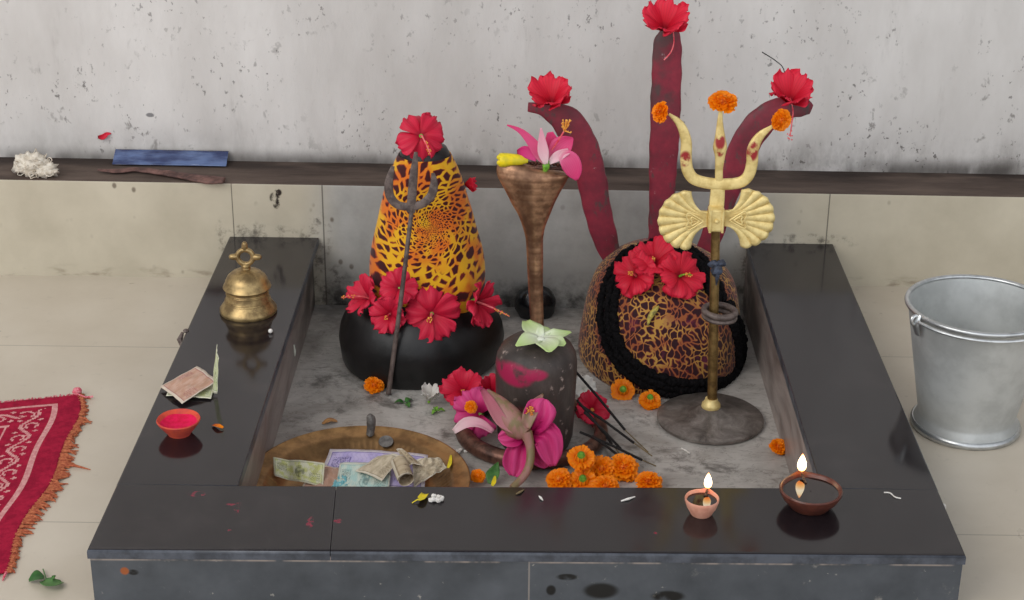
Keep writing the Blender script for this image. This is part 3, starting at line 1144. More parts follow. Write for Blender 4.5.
g.obj('flower_center', M_LOTUS, lo, off=p)

# ------------------------------------------------------------------ the broad stone in dark leopard cloth
YR = -.235
cR = on_y(660, 340, YR)
R0 = Vector((cR.x, YR, ZB))
st2 = thing('draped_stone', 'broad stone in dark leopard cloth with black pompom trim, below the large red trident', 'sacred stone', R0)
pr = []
for py, hw in ((352, 79), (345, 80.5), (335, 80.5), (320, 79.5), (305, 77.5), (290, 73.5), (278, 68.5), (268, 61), (260, 51), (254, 39), (250, 26), (248, 11), (247.5, 1)):
    q = on_y(660, py, YR)
    pr.append((hw * mpp(q), q.z))
pr[0] = (pr[0][0], ZB + .001)
pq = cr([(a, b, 0) for a, b in pr], 44)
sy = (YR - on_z(665, 397, ZB).y) / (80 * mpp(cR))
bump_ = lambda t, z, r: 1 + .03 * noise.noise(Vector((math.cos(t) * 1.6, math.sin(t) * 1.6, z * 9 + 3)))
g = G().lathe([(q.x, q.y) for q in pq], 80, (R0.x, YR, 0), 1, sy, bump_, cap1=True)
bvh_r = g.bvh()
g.obj('cloth_wrap', M_LEO2, st2, off=R0, angle=0)
path = [(717, 300), (708, 278), (698, 264), (684, 254), (664, 248), (645, 252), (628, 262), (616, 278), (610, 300), (609, 322), (615, 345), (627, 364), (645, 377), (668, 386), (692, 389),
        (714, 386), (733, 377), (740, 362), (738, 340), (733, 322), (726, 305)]
pathv = cr([(a, b, 0) for a, b in path], 150)
g = G()
rnd = random.Random(12)
for i, c in enumerate(pathv):
    wide = 8.5 if 40 < i < 112 else (6 if i < 40 else 4)
    for k in range(3):
        o = (k - 1) * wide * .75 + rnd.uniform(-1, 1)
        a = pathv[min(i + 1, 149)] - pathv[max(i - 1, 0)]
        s = Vector((a.y, -a.x)).normalized()
        p, nr = hit(c.x + s.x * o, c.y + s.y * o, bvh_r)
        p.z = max(p.z, ZB + .006)
        g.blob(p + nr * .004, rnd.uniform(.0075, .0105), 5, 8, .25, 4, i * 3 + k)
g.obj('pompom_trim', M_TRIM, st2, off=R0)

T2 = (bvh_r,)
GR2 = 'hibiscus flowers lying on the dark leopard cloth'
p, nr = hit(657, 282, *T2)
flower_on(638, 280, T2, .012, .45, .054, 'left one of the scarlet hibiscus on top of the dark leopard cloth', M_HIBS, group=GR2, seed=31, cup=.35, spin=.2, tilt=(-.3, 0, .1), stamen=.5)
flower_on(655, 270, T2, .018, .45, .054, 'upper middle scarlet hibiscus on the dark leopard cloth, in front of the middle red prong', M_HIBS, group=GR2, seed=33, cup=.45, spin=.9, tilt=(0, 0, .2), stamen=.5)
flower_on(678, 281, T2, .014, .5, .054, 'right one of the scarlet hibiscus on top of the dark leopard cloth', M_HIBS, group=GR2, seed=36, cup=.35, spin=.5, tilt=(.3, 0, 0), stamen=.7,
          smat=M_GREEN, droop=(.2, 0, -.3))
p, nr = hit(652, 314, *T2)
bt = thing('withered_bud', 'small withered yellow-green bud lying on the front of the dark leopard cloth', 'bud', p)
pts = [hit(a, b, *T2)[0] + nr * .006 for a, b in ((648, 326), (650, 318), (654, 312), (659, 306))]
G().tube(cr(pts, 8), [.0012, .003, .0045, .0055, .006, .0055, .004, .001], 8).obj('bud_body', noisy('withered_yellow', srgb(196, 176, 80), srgb(120, 110, 60), 120), bt, off=p)

# ------------------------------------------------------------------ big red trident
YT = -.175
m = Mat('chipped_red_paint', rough=.55, spec=.35)
O = m.coord('Object')
x, y, z = m.xyz(O)
c = m.ramp(m.noise(O, 11.0, 6, .7), [(.30, srgb(78, 46, 48)), (.48, srgb(122, 38, 54)), (.66, srgb(148, 46, 62))])
c = m.mix(m.noise(m.scale(O, (1, 1, .5)), 30.0, 5, .7).ss(.57, .66) * .85, c, srgb(78, 66, 64))
c = m.mix(z.ss(.28, .40) * m.noise(O, 16.0, 4).ss(.40, .60) * .8, c, srgb(74, 58, 58))
c = m.mix(m.noise(O, 34.0, 6, .75).ss(.64, .72) * .8, c, srgb(170, 160, 158))
m.set('Base Color', c)
m.bump(m.noise(O, 30.0, 5), .3, .003)
M_RED = m
md = Mat('sooty_metal', rough=.6)
O = md.coord('Object')
md.set('Base Color', md.mix(md.noise(O, 40.0, 5).ss(.35, .65), srgb(62, 50, 48), srgb(98, 82, 78)))
RT0 = on_y(660, 268, YT)
rt3 = thing('red_trident', 'large red-painted trident with three broad curved prongs standing behind the dark draped stone', 'trident', RT0)
specs = [([(652, 285), (632, 276), (614, 260), (604, 235), (597, 205), (590, 172), (580, 143), (566, 121), (548, 111), (528, 107)], [15, 17, 20, 25, 28, 30, 32, 30, 17, 9]),
         ([(656, 285), (657, 255), (661, 205), (664, 150), (666, 100), (667, 60), (668, 40), (668, 30), (668, 27)], [17, 19, 24, 28, 29, 28, 26, 17, 6]),
         ([(664, 285), (690, 277), (706, 250), (717, 220), (727, 190), (738, 160), (752, 133), (770, 115), (790, 107), (803, 107), (811, 109)], [15, 17, 20, 23, 26, 28, 29, 27, 21, 18, 9])]
for pts_, wd in specs:
    blade(pts_, wd, 60, .34, YT, 'prong', M_RED, rt3, RT0, .0032)
GR3 = 'hibiscus flowers crowning the stones and the big trident'
for (px, py, lab, kw) in (
        (552, 105, 'red hibiscus seated on the left prong tip of the large red trident', dict(spin=.4, seed=41, cup=.62, stamen=0, axis=(-.15, -.55, 1.0))),
        (664, 31, 'red hibiscus seated on the middle prong tip of the large red trident', dict(spin=.1, seed=44, cup=.62, stamen=0, axis=(.0, -.6, 1.0))),
        (789, 104, 'red hibiscus seated on the right prong tip of the large red trident, stamen hanging down', dict(spin=.8, seed=47, cup=.66, stamen=0, axis=(0, -.5, 1.0)))):
    h = on_y(px, py, YT - .016)
    axx = kw.pop('axis')
    hib = hibiscus(h, axx, .056, lab, M_HIBS, group=GR3, width=1.0, n=6, calyx=False, name='hibiscus_flower', **kw)
    if px == 664:
        pts = [on_y(a, b, YT - .022) for a, b in ((673, 30), (674, 42), (671, 52), (664, 60))]
        G().tube(cr(pts, 10), .0014, 6).obj('stamen', M_STAM, hib, off=h)
    if px == 789:
        pts = [on_y(a, b, YT - .03) for a, b in ((790, 98), (793, 110), (792, 122), (790, 136))]
        sg = G().tube(cr(pts, 10), .0014, 6).obj('stamen', M_STAM, hib, off=h)
        g = G()
        for i in range(9):
            g.blob(on_y(790 + rnd.uniform(-3, 3), 134 + rnd.uniform(-5, 6), YT - .03), .0017, 4, 6)
        g.obj('anthers', M_STAM, sg, off=h)
        pts = [on_y(a, b, YT - .005) for a, b in ((788, 92), (784, 70), (776, 61), (762, 52))]
        G().tube(cr(pts, 12), .0011, 6).obj('stem', M_STICK, hib, off=h)

# ------------------------------------------------------------------ brass trident on its stand
bd = on_z(710, 421, ZB)
YB = bd.y
B0 = Vector((bd.x, YB, ZB))
bt3 = thing('brass_trident', 'golden brass trident with a fluted double fan, on a pole with a round grey base', 'trident', B0)
m = Mat('dull_base_metal', rough=.42, metal=.35)
O = m.coord('Object')
c = m.ramp(m.noise(O, 26.0, 6, .7, .5), [(.3, srgb(66, 58, 54)), (.55, srgb(122, 114, 108)), (.75, srgb(160, 152, 146))])
m.set('Base Color', c)
rb = 53 * mpp(bd)
g = G().lathe([(rb * .97, .001), (rb, .004), (rb, .009), (rb * .96, .012), (rb * .6, .015), (rb * .5, .020), (rb * .3, .024), (rb * .22, .030), (.016, .032)], 64, B0)
g.obj('base', m, bt3, off=B0)
g = G().lathe([(.017, .028), (.019, .033), (.018, .039), (.014, .043), (.012, .050)], 20, B0)
g.obj('collar', M_GOLD, bt3, off=B0)
pl = [(712, 412), (713, 360), (714, 310), (715, 260), (716, 215)]
P = cr([on_y(a, b, YB) for a, b in pl], 16)
G().tube(P, [.0098 - .0016 * i / 15 for i in range(16)], 14).obj('pole', make_brass('pole_brass', srgb(166, 136, 86), srgb(118, 94, 58), .42, 40), bt3, off=B0)
blade([(716, 214), (717, 200), (718, 186)], [15, 15, 14], 8, .35, YB, 'neck', M_GOLD, bt3, B0)
mg = Mat('gold_with_vermilion', rough=.42, metal=.8)
O = mg.coord('Object')
x, y, z = mg.xyz(O)
VX = [(on_y(a, b, YB).x - B0.x, on_y(a, b, YB).z - B0.z, rx, ry) for a, b, rx, ry in
      ((685, 158, .012, .018), (720, 141, .011, .018), (720, 150, .008, .014), (752, 152, .013, .020), (754, 146, .008, .012))]
base = mg.mix(mg.noise(O, 60.0, 5).ss(.38, .66), srgb(234, 210, 142), srgb(208, 180, 112))
k = mg.spots(x, z, VX) * mg.noise(O, 55.0, 4).ss(.34, .50)
mg.set('Base Color', mg.mix(k, base, srgb(150, 30, 34)))
mg.set('Metallic', (k * -.35) + .35)
g = G()
fork = blade([(669, 114), (680, 124), (686, 140), (686, 158), (688, 171), (696, 180), (716, 184), (738, 183), (748, 176), (752, 163), (753, 149), (760, 136), (774, 125)],
             [2.5, 8, 11, 12, 12, 12, 12, 12, 12, 12, 12, 9, 2.5], 60, .45, YB, 'fork', mg, bt3, B0)
blade([(719, 184), (719, 170), (720, 157), (720, 147), (720, 136), (720, 122), (721, 106)], [8, 8, 10, 14, 10, 6, 3], 30, .5, YB, 'center_prong', mg, bt3, B0)
# fluted double fan
fc = on_y(716, 219, YB - .012)
kf = mpp(fc)
rot2 = Matrix.Rotation(-.045, 3, 'Y')


def fan(sgn):
    def fn(u, v):
        w = 1 - 2 * v
        a = w * math.radians(94)
        sc = 1 + .055 * abs(math.sin((v * 9) * PI))
        ar = Vector((28 + 29 * math.cos(a) * sc, 0, 30 * math.sin(a) * sc))
        nk = Vector((8, 0, 8 * w))
        ct = Vector((24, 0, 8 * w))
        p_ = nk * (1 - u) ** 2 + ct * 2 * u * (1 - u) + ar * u * u
        rel = (abs(math.sin(v * 9 * PI)) - .5) * 3.2 * u * u - 1.5 * (1 - u) * (1 - w * w)
        p_ = Vector((p_.x * sgn, -rel, p_.z)) * kf
        return fc + rot2 @ p_
    return fn


g = G()
g.grid(fan(-1), 16, 90)
g.grid(fan(1), 16, 90)
g.obj('double_fan', M_GOLD, bt3, off=B0, solid=.007, angle=0)
for sgn in (-1, 1):
    g = G()
    for sc in (1.0, .5):
        tri = [(13, 0), (22, 6), (28, 9), (30, 5), (28, 0), (30, -5), (28, -9), (22, -6), (13, 0)]
        pts = [fc + rot2 @ (Vector((sgn * (21 + (a - 21) * sc), -5.2, b * sc)) * kf) for a, b in tri]
        g.tube(cr(pts, 36), .0015, 6)
    g.obj('raised_motif', M_GOLD, bt3, off=B0)
g = G()
g.box(fc + Vector((-8 * kf, -.012, -12 * kf)), fc + Vector((8 * kf, .016, 12 * kf)))
kn = g.obj('fan_clasp', M_GOLD, bt3, off=B0, bevel=.004)
g = G()
for dx in (-6.2, 6.2):
    g.tube([fc + Vector((dx * kf, -.013, -12 * kf)), fc + Vector((dx * kf, -.013, 12 * kf))], .0024, 8)
g.blob(fc + Vector((0, -.013, 0)), (.0045, .004, .0045), 8, 12)
g.obj('clasp_ridges', M_GOLD, bt3, off=B0)
rc = on_y(718.5, 313, YB)
mrg = Matrix.Rotation(.06, 3, 'Y')
g = G().torus(rc + Vector((.002, 0, .004)), .030, .0062, 40, 10, mrg, .006).torus(rc + Vector((.002, 0, -.007)), .0285, .006, 40, 10, mrg, .005)
g.obj('hanging_ring', M_IRON, bt3, off=B0)
g = G()
kc = on_y(717, 270, YB - .010)
g.blob(kc, (.011, .009, .013), 8, 12, .4, 3, 2)
g.blob(kc + Vector((-.008, 0, .012)), (.010, .006, .007), 7, 10, .4, 3, 5)
g.blob(kc + Vector((.008, 0, .014)), (.009, .006, .007), 7, 10, .4, 3, 6)
g.tube([kc, kc + Vector((.001, -.003, -.014)), kc + Vector((.0, -.002, -.03))], [.006, .004, .001], 8)
g.obj('ribbon_knot', noisy('blue_grey_ribbon', srgb(74, 82, 100), srgb(40, 42, 50), 90, .6), bt3, off=B0)

GM1 = 'marigolds stuck on the brass trident tips'
for (px, py, R, ax, lab, sd) in ((660.5, 112, .0195, (-.9, -.5, .35), 'small orange marigold stuck on the left tip of the brass trident', 1),
                                 (723, 102, .0265, (0, -.35, 1), 'orange marigold stuck on the middle tip of the brass trident', 2),
                                 (781.5, 120, .0200, (.5, -1, .1), 'orange marigold stuck on the right tip of the brass trident', 3)):
    marigold(on_y(px, py, YB - .008), ax, R, lab, sd + 50, GM1)

# ------------------------------------------------------------------ marigolds on the basin floor
GM2 = 'marigold heads lying on the basin floor'
for i, (px, py, R, ax, lab) in enumerate((
        (374, 385, .0185, (0, -.5, 1), 'orange marigold lying against the foot of the thin iron trident'),
        (623, 390, .0220, (.05, .8, -.62), 'orange marigold lying face down with its green back showing, by the dark draped stone'),
        (650, 400, .0205, (.0, .45, -1), 'orange marigold lying face down, between the dark draped stone and the brass trident base'),
        (779, 447, .0175, (.3, -.3, 1), 'orange marigold lying alone by the right inner wall of the basin'),
        (581, 458, .0230, (0, .6, -1), 'orange marigold lying face down right beside the copper coil, topmost of the front cluster'),
        (560, 480, .0225, (-.1, -.4, 1), 'leftmost orange marigold of the front cluster against the kerb'),
        (583, 481, .0225, (.1, .65, -1), 'orange marigold face down with a green back, second from left against the kerb'),
        (601, 469, .0250, (-.1, -.6, 1), 'large orange marigold in the centre of the front cluster'),
        (606, 486, .0215, (0, -.3, 1), 'orange marigold half hidden by the kerb, in front of the large one'),
        (624, 468, .0255, (.2, -.5, 1), 'large orange marigold at the right of the front cluster, under the incense sticks'),
        (649, 482, .0220, (0, -.3, 1), 'orange marigold lying apart to the right of the front cluster, against the kerb'))):
    R *= 1.10
    marigold(on_z(px, py, ZB + R * .64 + (.034 if (px, py) == (581, 458) else 0)), ax, R, lab, 70 + i, GM2, .66)

# ------------------------------------------------------------------ flowers round the short grey stone
GR4 = 'blossoms heaped round the copper coil'
h = on_z(465, 393, ZB + .055)
hibiscus(h, TOCAM(h) + Vector((-.3, 0, .5)), .050, 'red hibiscus with a pale yellow centre, upper left of the heap by the coil', M_HIB, group=GR4, seed=61, cup=.5, spin=.3, stamen=.35)
h = on_z(491, 393, ZB + .06)
hibiscus(h, TOCAM(h) + Vector((.2, 0, .5)), .036, 'red hibiscus pressed against the left side of the short grey stone', M_HIB, group=GR4, seed=62, cup=.6, spin=.9, stamen=0)
h = on_z(480, 414, ZB + .05)
hibiscus(h, TOCAM(h) + Vector((-.4, 0, .1)), .056, 'magenta hibiscus lying over the left of the copper coil', M_MAG, group=GR4, seed=63, cup=.35, spin=2.55, stamen=0, skip=(3,))
h = on_z(471, 407, ZB + .078)
marigold(h, TOCAM(h), .0125, 'small orange marigold resting in the magenta hibiscus on the left of the coil', 90, None)
P0 = on_z(478, 424, ZB + .06)
pt = thing('fallen_petal', 'curled petal with a pale edge lying on the left of the copper coil', 'petal', P0)
kk = mpp(P0)
strip([on_z(454, 432, ZB + .045), on_z(466, 424, ZB + .06), on_z(480, 424, ZB + .062), on_z(493, 432, ZB + .05)], [v * kk for v in (3, 6, 5, 2.5)], (0, -.6, 1), .4, ruff=.08).obj('petal', M_PALE, pt, off=P0, angle=0, solid=.0009)
h = on_y(529, 434, -.745)
mg3 = thing('hibiscus_flower', 'large magenta hibiscus leaning on the front of the short grey stone', 'flower', h, GR4)
kk = mpp(h)
for q, (pts_, wd) in enumerate((([(529, 432, -.745), (539, 415, -.752), (545, 399, -.735)], [3, 11, 15, 14, 3]), ([(533, 432, -.75), (547, 437, -.765), (553, 466, -.775)], [4, 12, 14.5, 12, 3]),
                                ([(527, 438, -.75), (519, 455, -.775), (513, 476, -.79)], [3, 10, 14, 13, 4]), ([(530, 440, -.745), (539, 453, -.755), (546, 468, -.765)], [4, 10, 11, 9, 2]),
                                ([(524, 436, -.75), (511, 437, -.765), (498, 437, -.765)], [3, 8, 10, 8, 2]))):
    strip([on_y(a, b, c_) for a, b, c_ in pts_], [v * kk for v in wd], TOCAM(h), .30, 14, 14, .20, q * 1.7).obj('petal', M_MAG, mg3, off=h, angle=0, solid=.0008)
G().tube([h + Vector((0, .012, -.004)), h + Vector((0, .003, 0)), h + Vector((.001, -.004, .001))], [.004, .006, .003], 8).obj('calyx', M_GREEN, mg3, off=h)
g_ = on_y(530, 411, -.755)
tf = thing('stamen_tuft', 'small tuft of orange pollen in front of the short grey stone', 'flower', g_)
g = G()
rnd = random.Random(3)
for i in range(18):
    d = Vector((rnd.uniform(-1, 1), rnd.uniform(-1, .4), rnd.uniform(-1, 1))).normalized() * .008
    g.tube([g_, g_ + d], .0006, 4)
    g.blob(g_ + d, .0016, 4, 6)
g.tube([g_, g_ + Vector((.004, .012, -.012))], .0012, 5)
g.obj('anthers', M_ANTH, tf, off=g_)
h = on_z(591, 410, ZB + .03)
hibiscus(h, TOCAM(h) + Vector((.3, 0, .3)), .040, 'pink-red hibiscus on the right of the short grey stone, behind the incense sticks', M_HIB, group=GR4, seed=69, cup=.4, spin=.2, stamen=.3)
h = on_z(583, 389, ZB + .02)
hibiscus(h, TOCAM(h) + Vector((.2, 0, .3)), .030, 'small crumpled white flower behind the incense sticks beside the short grey stone', M_WHITEP, group=None, seed=70, cup=.5, spin=.5, stamen=0, name='white_flower')
# wilted bud
W0 = on_y(520, 484, -.80)
W0.z = ZB
wb = thing('wilted_bud', 'wilted brownish pink trumpet bud with a long drooping stem, propped against the short grey stone', 'bud', W0)
m = Mat('wilted_skin', rough=.5)
O = m.coord('Object')
x, y, z = m.xyz(O)
m.set('Base Color', m.mix(m.noise(m.scale(O, (60, 60, 18)), 1.0, 4).ss(.38, .62), srgb(130, 112, 76), srgb(164, 116, 108)))
ax = [on_y(486, 391, -.725), on_y(496, 403, -.735), on_y(508, 417, -.745), on_y(518, 428, -.755), on_y(527, 434, -.765)]
kk = mpp(ax[2])
G().tube(cr(ax, 22), [v * kk for v in cr1([3, 9.5, 13, 12.5, 6], 22)], 18).obj('bud_body', m, wb, off=W0)
strip([on_y(482, 389, -.735), on_y(490, 402, -.752), on_y(501, 420, -.765), on_y(514, 431, -.772)], [v * kk for v in (2, 5, 6, 3)], TOCAM(ax[1]), .35).obj(
    'petal', make_petal('wilted_pink_petal', srgb(150, 60, 84), srgb(190, 104, 120), srgb(206, 140, 146)), wb, off=W0, angle=0, solid=.001)
strip([on_y(526, 428, -.765), on_y(531, 411, -.75), on_y(543, 394, -.715)], [v * kk for v in (4, 7, .8)], TOCAM(ax[1]), .5).obj('sepal', m, wb, off=W0, angle=0, solid=.0012)
st = [on_y(526, 432, -.765), on_y(530, 446, -.775), on_y(530, 462, -.79), on_y(524, 476, -.81), on_y(512, 488, -.83)]
G().tube(cr(st, 20), [v * kk for v in cr1([6.5, 4.6, 4.2, 4, 3.6], 20)], 12).obj('stem', m, wb, off=W0)

# incense sticks
GI = 'black incense sticks leaning beside the short grey stone'
labs = ('longest, uppermost', 'second from the top', 'steepest, in the middle', 'short middle', 'lowest at the tip', 'lowest, nearest the marigolds')
S_ = [((570, 365, .115), (625, 430, .006), (648, 452, .0)), ((579, 404, .075), (634, 443, .006), (652, 456, .0)), ((577, 400, .085), (612, 444, .004), (622, 457, .0)),
      ((584, 412, .07), (621, 449, .003), (632, 459, .0)), ((580, 432, .062), (642, 460, .004), (656, 466, .0)), ((592, 436, .06), (627, 463, .003), (638, 470, 0))]
LB = ('long black incense stick leaning high on the short grey stone, topmost of the fan',
      'black incense stick second from the top of the fan, pointing towards the brass trident base',
      'steepest of the black incense sticks, crossing the pink-red hibiscus',
      'black incense stick in the middle of the fan, ending at the large right marigold',
      'black incense stick reaching furthest right along the basin floor',
      'shortest black incense stick, lowest of the fan and nearest the marigolds')
for (a, b, c_), lab in zip(S_, LB):
    A, B, C_ = on_z(a[0], a[1], ZB + a[2] + .003), on_z(b[0], b[1], ZB + b[2] + .002), on_z(c_[0], c_[1], ZB + .0015)
    t = thing('incense_stick', lab, 'incense stick', C_, GI)
    G().tube([A, A.lerp(B, .5) + Vector((0, 0, .002)), B], .0026, 8).obj('incense_paste', M_STICK, t, off=C_)
    G().tube([B, C_], .0011, 6).obj('bamboo_end', M_BAMB, t, off=C_)

# ------------------------------------------------------------------ brass tray with bank notes
tc = on_z(358, 483, ZB + .025)
T0 = Vector((tc.x, tc.y, ZB))
tr = thing('offering_tray', 'wide round brass tray holding crumpled bank notes, against the front kerb of the basin', 'tray', T0)
TR = .200
tp = [(.002, .004), (.06, .004), (.11, .004), (.136, .0045), (.142, .006), (.148, .010), (.154, .015), (.160, .020), (.166, .0245), (.170, .0265), (.174, .0275), (.184, .0295), (.194, .0315),
      (TR - .002, .0335), (TR, .0345), (TR + .002, .0335), (TR + .001, .0315), (.186, .027), (.172, .0225), (.160, .0135), (.146, .003), (.138, .001), (.06, .001), (.002, .001)]


def trayf(u, v):
    k = min(int(u * (len(tp) - 1) + .5), len(tp) - 1)
    r, z = tp[k]
    a = v * 2 * PI
    if .139 < r < .172 and k < 12:
        z += .0016 * abs(math.sin(a * 44)) * math.sin((r - .139) / .033 * PI)
        r += .0030 * abs(math.sin(a * 44)) * math.sin((r - .139) / .033 * PI)
    return T0 + Vector((r * math.cos(a), r * math.sin(a), z))


g = G().grid(trayf, len(tp) - 1, 528, closed_v=True)
g.uv = {}
bvh_tray = g.bvh()
mt_ = M_TRAY
x, y, z = mt_.xyz(mt_.coord('Object'))
rr_ = (x * x + y * y).sqrt()
ring = rr_.ss(.134, .142) * rr_.ss(.176, .168)
base_l = mt_.b.inputs['Base Color'].links[0].from_socket
mt_.set('Base Color', mt_.mix(ring * .45, N(mt_.nt, base_l), srgb(86, 60, 38)))
g.obj('tray_body', M_TRAY, tr, off=T0, angle=0)


def note_mat(name, paper, ink, ink2, portrait=True):
    m = Mat(name, rough=.7, spec=.2)
    u, v, _ = m.xyz(m.coord('UV'))
    O = m.coord('Object')
    c = m.mix(m.noise(m.vec(u * 2.2, v, 0.0), 3.0, 3).ss(.4, .6), paper, ink2)
    gl = ((u * 150.0 + (v * 24.0).sin() * 3.0).sin()).ss(.4, 1.0)
    c = m.mix(gl * .12, c, ink)
    bd = (u - .5).abs().gt(.465).mx((v - .5).abs().gt(.43))
    ln = ((u - .5).abs().gt(.455).mx((v - .5).abs().gt(.405))) - bd
    c = m.mix(ln * .5, c, ink)
    c = m.mix(bd * .6, c, srgb(222, 216, 200))
    if portrait:
        d = (((u - .52) / .11) ** 2.0 + ((v - .48) / .30) ** 2.0)
        c = m.mix(d.ss(1.0, .7) * m.noise(O, 160.0, 3).ss(.35, .6) * .75, c, ink)
    b1 = ((u - .16).abs().lt(.09)) * ((v - .6).abs().lt(.18)) * m.noise(m.vec(u * 60.0, v * 26.0, 0.0), 1.0, 2).ss(.46, .54)
    b2 = ((u - .82).abs().lt(.11)) * ((v - .35).abs().lt(.16)) * m.noise(m.vec(u * 50.0, v * 24.0, 3.0), 1.0, 2).ss(.48, .56)
    c = m.mix(b1.mx(b2) * .6, c, ink)
    m.set('Base Color', m.mix(m.noise(O, 50.0, 4).ss(.5, .7) * .25, c, srgb(120, 104, 80)))
    return m


def on_h(px, py, h):
    return on_z(px, py, ZB + h)


def note(corners, mat, label, bend=.004, group='bank notes in the brass tray', curl=0.0, seed=0, fold=None, cr_=0.0, name='banknote'):
    """corners: four points (far left, far right, near right, near left)"""
    a, b, c, d = [Vector(q) for q in corners]
    o = (a + b + c + d) / 4
    nr = (b - a).cross(d - a).normalized()
    if nr.z < 0:
        nr = -nr

    def fn(u, v):
        q = a.lerp(b, u).lerp(d.lerp(c, u), v)
        h = bend * math.sin(u * PI) + curl * math.sin(v * PI) + .0025 * noise.noise(Vector((u * 4, v * 3, seed))) + cr_ * noise.noise(Vector((u * 7, v * 6, seed + 9)))
        if fold:
            h += fold[1] * max(0, 1 - abs(u - fold[0]) / .25)
        return q + nr * h
    G2 = G().grid(fn, 28, 14)
    G2.uv = {k: [(x, 1 - y) for x, y in w] for k, w in G2.uv.items()}
    ob = G2.shift(-o).obj(name, mat, angle=30 if cr_ > .004 else 0, solid=.0004)
    ob.location = o
    return tag(ob, label, 'bank note', group)


N_GRN = note_mat('yellow_green_note', srgb(228, 226, 200), srgb(110, 116, 84), srgb(212, 214, 140))
N_PUR = note_mat('lavender_note', srgb(196, 184, 220), srgb(60, 54, 120), srgb(176, 164, 212), False)
N_TEAL = note_mat('pale_teal_note', srgb(206, 216, 204), srgb(96, 130, 130), srgb(176, 206, 200))
N_BRN = note_mat('brown_note', srgb(190, 174, 148), srgb(100, 84, 66), srgb(174, 156, 130))
N_BRN2 = note_mat('faded_brown_note', srgb(204, 190, 166), srgb(112, 98, 76), srgb(184, 170, 146), False)
N_PNK = note_mat('pink_brown_note', srgb(198, 164, 146), srgb(150, 84, 92), srgb(186, 146, 124), False)
N_PGR = note_mat('pale_green_note', srgb(206, 208, 180), srgb(110, 130, 80), srgb(186, 192, 140))

# lowest first
note([on_h(330, 449, .030), on_h(428, 455, .030), on_h(424, 492, .010), on_h(316, 486, .012)], N_PUR, 'lavender bank note with dark blue figures, lying behind the others in the tray', .004, seed=2)
note([on_h(340, 463, .034), on_h(392, 465, .036), on_h(388, 496, .012), on_h(334, 494, .012)], N_TEAL, 'pale teal bank note under the edge of the folded brown note', .004, seed=3)
note([on_h(312, 466, .020), on_h(350, 470, .022), on_h(356, 492, .012), on_h(300, 492, .011)], N_PNK, 'pinkish note between the yellow-green note and the teal one in the tray', .003, seed=4, cr_=.003)
note([on_h(273, 457, .046), on_h(325, 463, .040), on_h(323, 487, .014), on_h(274, 476, .020)], N_GRN, 'yellow-green bank note with a zigzag fold, leftmost in the tray', .002, seed=5, fold=(.28, -.012))
note([on_h(336, 477, .022), on_h(350, 476, .022), on_h(356, 490, .014), on_h(330, 490, .014)], note_mat('light_blue_note', srgb(140, 196, 204), srgb(70, 140, 160), srgb(120, 190, 200), False),
     'small crumpled light blue scrap of a note at the front of the tray', .004, seed=6, cr_=.008)
note([on_h(378, 456, .046), on_h(403, 455, .052), on_h(382, 481, .030), on_h(355, 471, .036)], N_BRN2, 'neatly folded brown bank note slanting across the middle of the tray', .003, seed=7)
note([on_h(396, 449, .050), on_h(408, 453, .052), on_h(424, 467, .040), on_h(408, 466, .046)], N_BRN, 'brown bank note bent upright behind the rolled one', .006, seed=8)
note([on_h(412, 460, .045), on_h(440, 458, .042), on_h(447, 468, .030), on_h(414, 488, .016)], N_BRN2, 'crumpled brown bank note, rightmost in the tray', .004, seed=9, cr_=.006)
# a rolled note, its open end to the front
ra, rb_ = on_h(399, 462, .050), on_h(406, 480, .042)
rd = (rb_ - ra).normalized()
rs = rd.cross(Vector((0, 0, 1))).normalized()
ru = rs.cross(rd)
ro = ra.lerp(rb_, .5)


def rollfn(u, v):
    a = v * 2 * PI * 1.35
    r = .0155 - .003 * v + .001 * noise.noise(Vector((u * 3, v * 5, 1)))
    return ra.lerp(rb_, u) + rs * (r * math.cos(a)) + ru * (r * math.sin(a)) - ro


rn = G().grid(rollfn, 14, 48).obj('banknote', N_BRN, angle=0, solid=.0005)
rn.location = ro
tag(rn, 'brown bank note rolled into a tube, its dark open end facing front', 'bank note', 'bank notes in the brass tray')

c0 = on_h(386, 443.5, .012)
hc, nn = hit(386, 443.5, bvh_tray)
cn = thing('coin', 'flat grey coin lying on the sloping rim at the back of the brass tray', 'coin', hc)
hc = hc + Vector((0, -.001, .0045))
cn.location = hc
Qc = axis_q((0, -.42, 1))
G().lathe([(.0001, 0), (.0135, 0), (.014, .0008), (.0135, .0016), (.0125, .0012), (.0001, .0012)], 32).xf(Qc.to_4x4()).obj('coin_disc', M_GRAYST, cn)
h1, nn = hit(369, 434, bvh_tray)
cv = thing('stone_chip', 'small upright dark grey stone chip at the back rim of the brass tray', 'stone', h1)
g = G()
k = mpp(h1)
pts = [h1 + Vector((.002, -.001, -.001)), on_y(371, 427, h1.y + .002), on_y(371, 420, h1.y + .003), on_y(369, 415, h1.y + .003)]
g.tube(cr(pts, 10), [v * k for v in cr1([5.5, 6, 6.5, 3.5], 10)], 10, .7)
g.v = [q + Vector((noise.noise(q * 120), noise.noise(q * 120 + Vector((5, 0, 0))), 0)) * .002 for q in g.v]
g.obj('chip_body', M_GRAYST, cv, off=h1)
fp, nn = hit(449, 462, bvh_tray)
pt = thing('fallen_petal', 'single yellow marigold petal on the right rim of the brass tray', 'petal', fp)
strip([on_z(448, 468, fp.z + .003), on_z(450, 463, fp.z + .005), on_z(451, 455, fp.z + .004)], [.002, .0035, .0015], (0, -.4, 1), .3).obj('petal', M_YEL, pt, off=fp, angle=0, solid=.0006)

